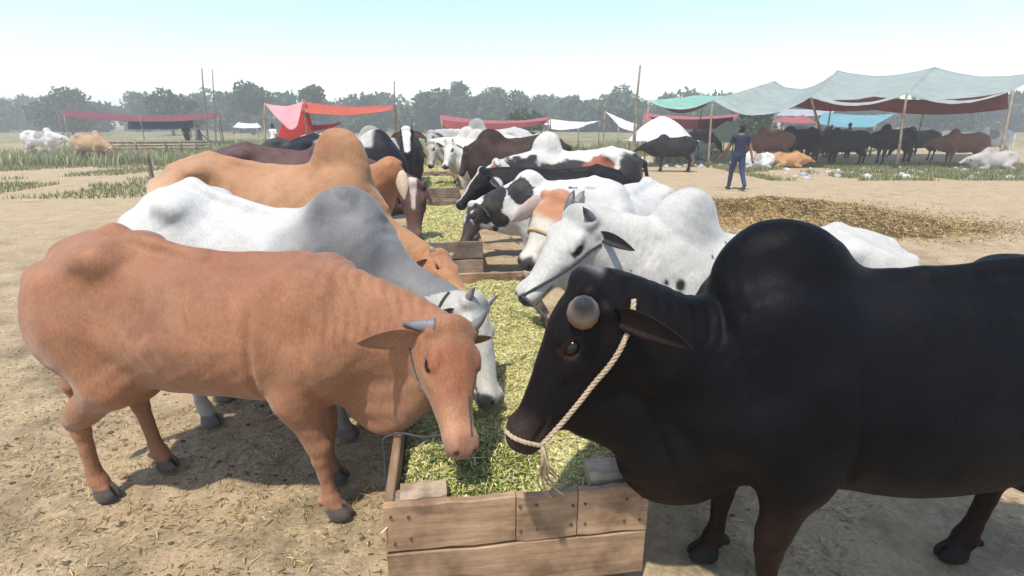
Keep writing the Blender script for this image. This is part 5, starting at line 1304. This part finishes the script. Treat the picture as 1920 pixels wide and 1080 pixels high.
def grass_patch(label, name, xr, yr, n, hmin, hmax, wd, seed, thr=.45, pal=GRASS, freq=.5):
    rng = np.random.default_rng(seed); p = np.stack([rng.uniform(*xr, n*3), rng.uniform(*yr, n*3), np.zeros(n*3)], 1)
    p = p[fbm(p, freq, seed, 3) > thr][:n]; p[:, 2] = ground_h(p[:, 0], p[:, 1])-.01
    V, Q, C = blades(p, hmin, hmax, wd, pal, rng); tag(mesh_obj(name, V, Q, M['leaf'], None, False, C), label, 'grass' if name == 'grass' else 'weeds', kind='stuff')
grass_patch('dry green grass bank under the big pale canopy', 'grass', (8.2, 24), (17.2, 24), 32000, .05, .20, .012, 301, .40)
grass_patch('green weeds beyond the rail fence on the left', 'weeds', (-28, -7), (23, 46), 24000, .2, .6, .03, 302, .49, WEED)
grass_patch('scrubby green weeds between the cattle and the far tents', 'weeds', (-8, 9), (24, 46), 15000, .2, .6, .03, 303, .50, WEED)
grass_patch('sparse grass on the open ground at the far left', 'grass', (-30, -5), (13, 26), 26000, .04, .16, .014, 304, .50)
def clumps(pts, r, rng, pal):
    bm = bmesh.new(); bmesh.ops.create_icosphere(bm, subdivisions=2, radius=1); sv = np.array([v.co for v in bm.verts]); sf = np.array([[v.index for v in f.verts] for f in bm.faces]); bm.free()
    VV, FF, CC = [], [], []
    for i, p in enumerate(pts):
        q = sv*(1+.35*(vnoise(sv+i*3.1, 2.2, 5)-.5)[:, None]*2); q = q*r[i]*np.array([1, rng.uniform(.6, 1), rng.uniform(.5, .85)]); VV.append(q+p); FF.append(sf+i*len(sv))
        CC.append(np.repeat(np.array(pal[rng.integers(len(pal))])[None]*rng.uniform(.7, 1.2), len(sv), 0))
    return np.concatenate(VV), np.concatenate(FF), np.concatenate(CC)
rng = np.random.default_rng(401)
n = 42000; p = np.stack([rng.normal(-1.2, 2.2, n), rng.gamma(2.2, 1.6, n)+.9, np.zeros(n)], 1)
p[:9000, 0] = rng.uniform(-3, 3.4, 9000); p = p[(fbm(p, 1.4, 12, 3) > .42)]
p[:, 2] = ground_h(p[:, 0], p[:, 1])+rng.uniform(.001, .008, len(p))
STRAW = [srgb(200, 176, 124), srgb(172, 144, 92), srgb(132, 108, 66), srgb(214, 196, 148), srgb(120, 112, 60), srgb(96, 78, 50)]
V, Q, C = flakes(p, .18, .012, .07, .002, .006, STRAW, [4, 4, 3, 2, 2, 3], rng)
p = np.stack([rng.uniform(.5, 12, 9000), rng.uniform(3, 15, 9000), np.zeros(9000)], 1); p = p[fbm(p, .7, 14, 4) > .47]; p[:, 2] = ground_h(p[:, 0], p[:, 1])+.006
B_ = flakes(p, .2, .03, .14, .004, .010, STRAW, [4, 4, 3, 2, 1, 3], rng); Q = np.concatenate([Q, B_[1]+len(V)]); V = np.concatenate([V, B_[0]]); C = np.concatenate([C, B_[2]])
tag(mesh_obj('straw_litter', V, Q, M['flake'], None, False, C), 'loose straw and fodder bits trodden into the earth', 'straw', kind='stuff')
n = 1100; p = np.stack([rng.normal(-1.4, 1.3, n), rng.uniform(1.3, 4.6, n), np.zeros(n)], 1); p[:, 2] = ground_h(p[:, 0], p[:, 1])
V, Q, C = clumps(p, rng.uniform(.004, .014, n)*rng.uniform(.4, 1.3, n), rng, [(.13, .10, .06), (.18, .14, .08), (.10, .085, .05), (.30, .23, .14)])
tag(mesh_obj('dung_clods', V, Q, M['flake'], None, True, C), 'small brown dung clods and earth lumps round the feet', 'clods', kind='stuff')
# spread heap of old straw beside the path
def heap(label, cx, cy, rx, ry, h, n, seed, L=(.05, .2), W_=(.006, .016), pal=STRAW, wts=(4, 4, 4, 2, 1, 4)):
    rng = np.random.default_rng(seed)
    def hg(x, y):
        p = np.stack([x, y, 0*x], -1).reshape(-1, 3); r = np.hypot((p[:, 0]-cx)/rx, (p[:, 1]-cy)/ry)+.5*(fbm(p, .8, seed, 3)-.5)
        return (np.maximum(0, 1-r)**.8*h*(.5+fbm(p, 1.6, seed+2, 3))-.03+(fbm(p, 7, seed+4, 2)-.5)*.07*(r < 1)).reshape(x.shape)
    V, Q = grid_sheet(np.linspace(cx-rx*1.3, cx+rx*1.3, 60), np.linspace(cy-ry*1.3, cy+ry*1.3, 46), hg)
    cb = mix(np.repeat(np.array([srgb(176, 146, 96)]), len(V), 0), srgb(104, 82, 52), sstep(.42, .62, fbm(V, 2.2, seed, 4)))
    x, y = rng.normal(cx, rx*.55, n), rng.normal(cy, ry*.55, n); q = np.stack([x, y, np.maximum(hg(x, y), -.01)+rng.uniform(.0, .02, n)], 1)
    A = flakes(q, .35, *L, *W_, pal, wts, rng); o = len(V)
    tag(mesh_obj('straw_heap', np.concatenate([V, A[0]]), np.concatenate([Q, A[1]+o]), M['flake'], None, False, np.concatenate([cb, A[2]])), label, 'straw', kind='stuff')
h1 = G(1400, 392); heap('low spread heap of old brown straw beside the dirt path', h1[0]+.3, h1[1]-.6, 2.6, 1.7, .34, 18000, 501)
h2 = G(1560, 412); heap('second low straw heap nearer the right edge', h2[0]+.6, h2[1]-.6, 1.9, 1.0, .16, 8000, 502)
# pale rubbish in the weeds
rng = np.random.default_rng(61); n = 160; p = np.stack([rng.uniform(2, 9, n), rng.uniform(22, 31, n), np.zeros(n)], 1); p2 = np.stack([rng.uniform(9.5, 20, n//2), rng.uniform(17.5, 22, n//2), np.zeros(n//2)], 1)
V, Q, C = clumps(np.concatenate([p, p2]), rng.uniform(.04, .16, n+n//2), rng, [(.6, .6, .58), (.7, .7, .7), (.5, .52, .55), (.55, .5, .4)])
tag(mesh_obj('scattered_litter', V, Q, M['flake'], None, True, C), 'scattered pale litter in the weeds and grass', 'litter', kind='stuff')
# ---------------------------------------------------------------- haze
hv = np.array([(x, y, z) for x in (-620, 620) for y in (-220, 720) for z in (-2.2, 13.5)])
hz = mesh_obj('haze', hv, [(0, 1, 3, 2), (4, 6, 7, 5), (0, 4, 5, 1), (2, 3, 7, 6), (0, 2, 6, 4), (1, 5, 7, 3)], None, None, False)
m = bpy.data.materials.new('haze'); m.use_nodes = True; n = m.node_tree.nodes; n.remove(n['Principled BSDF'])
v = n.new('ShaderNodeVolumePrincipled'); v.inputs['Color'].default_value = (.92, .95, .98, 1); v.inputs['Density'].default_value = .0033; v.inputs['Anisotropy'].default_value = .25
m.node_tree.links.new(v.outputs[0], n['Material Output'].inputs['Volume']); hz.data.materials.append(m)
tag(hz, 'pale haze over the market', 'haze', kind='stuff')
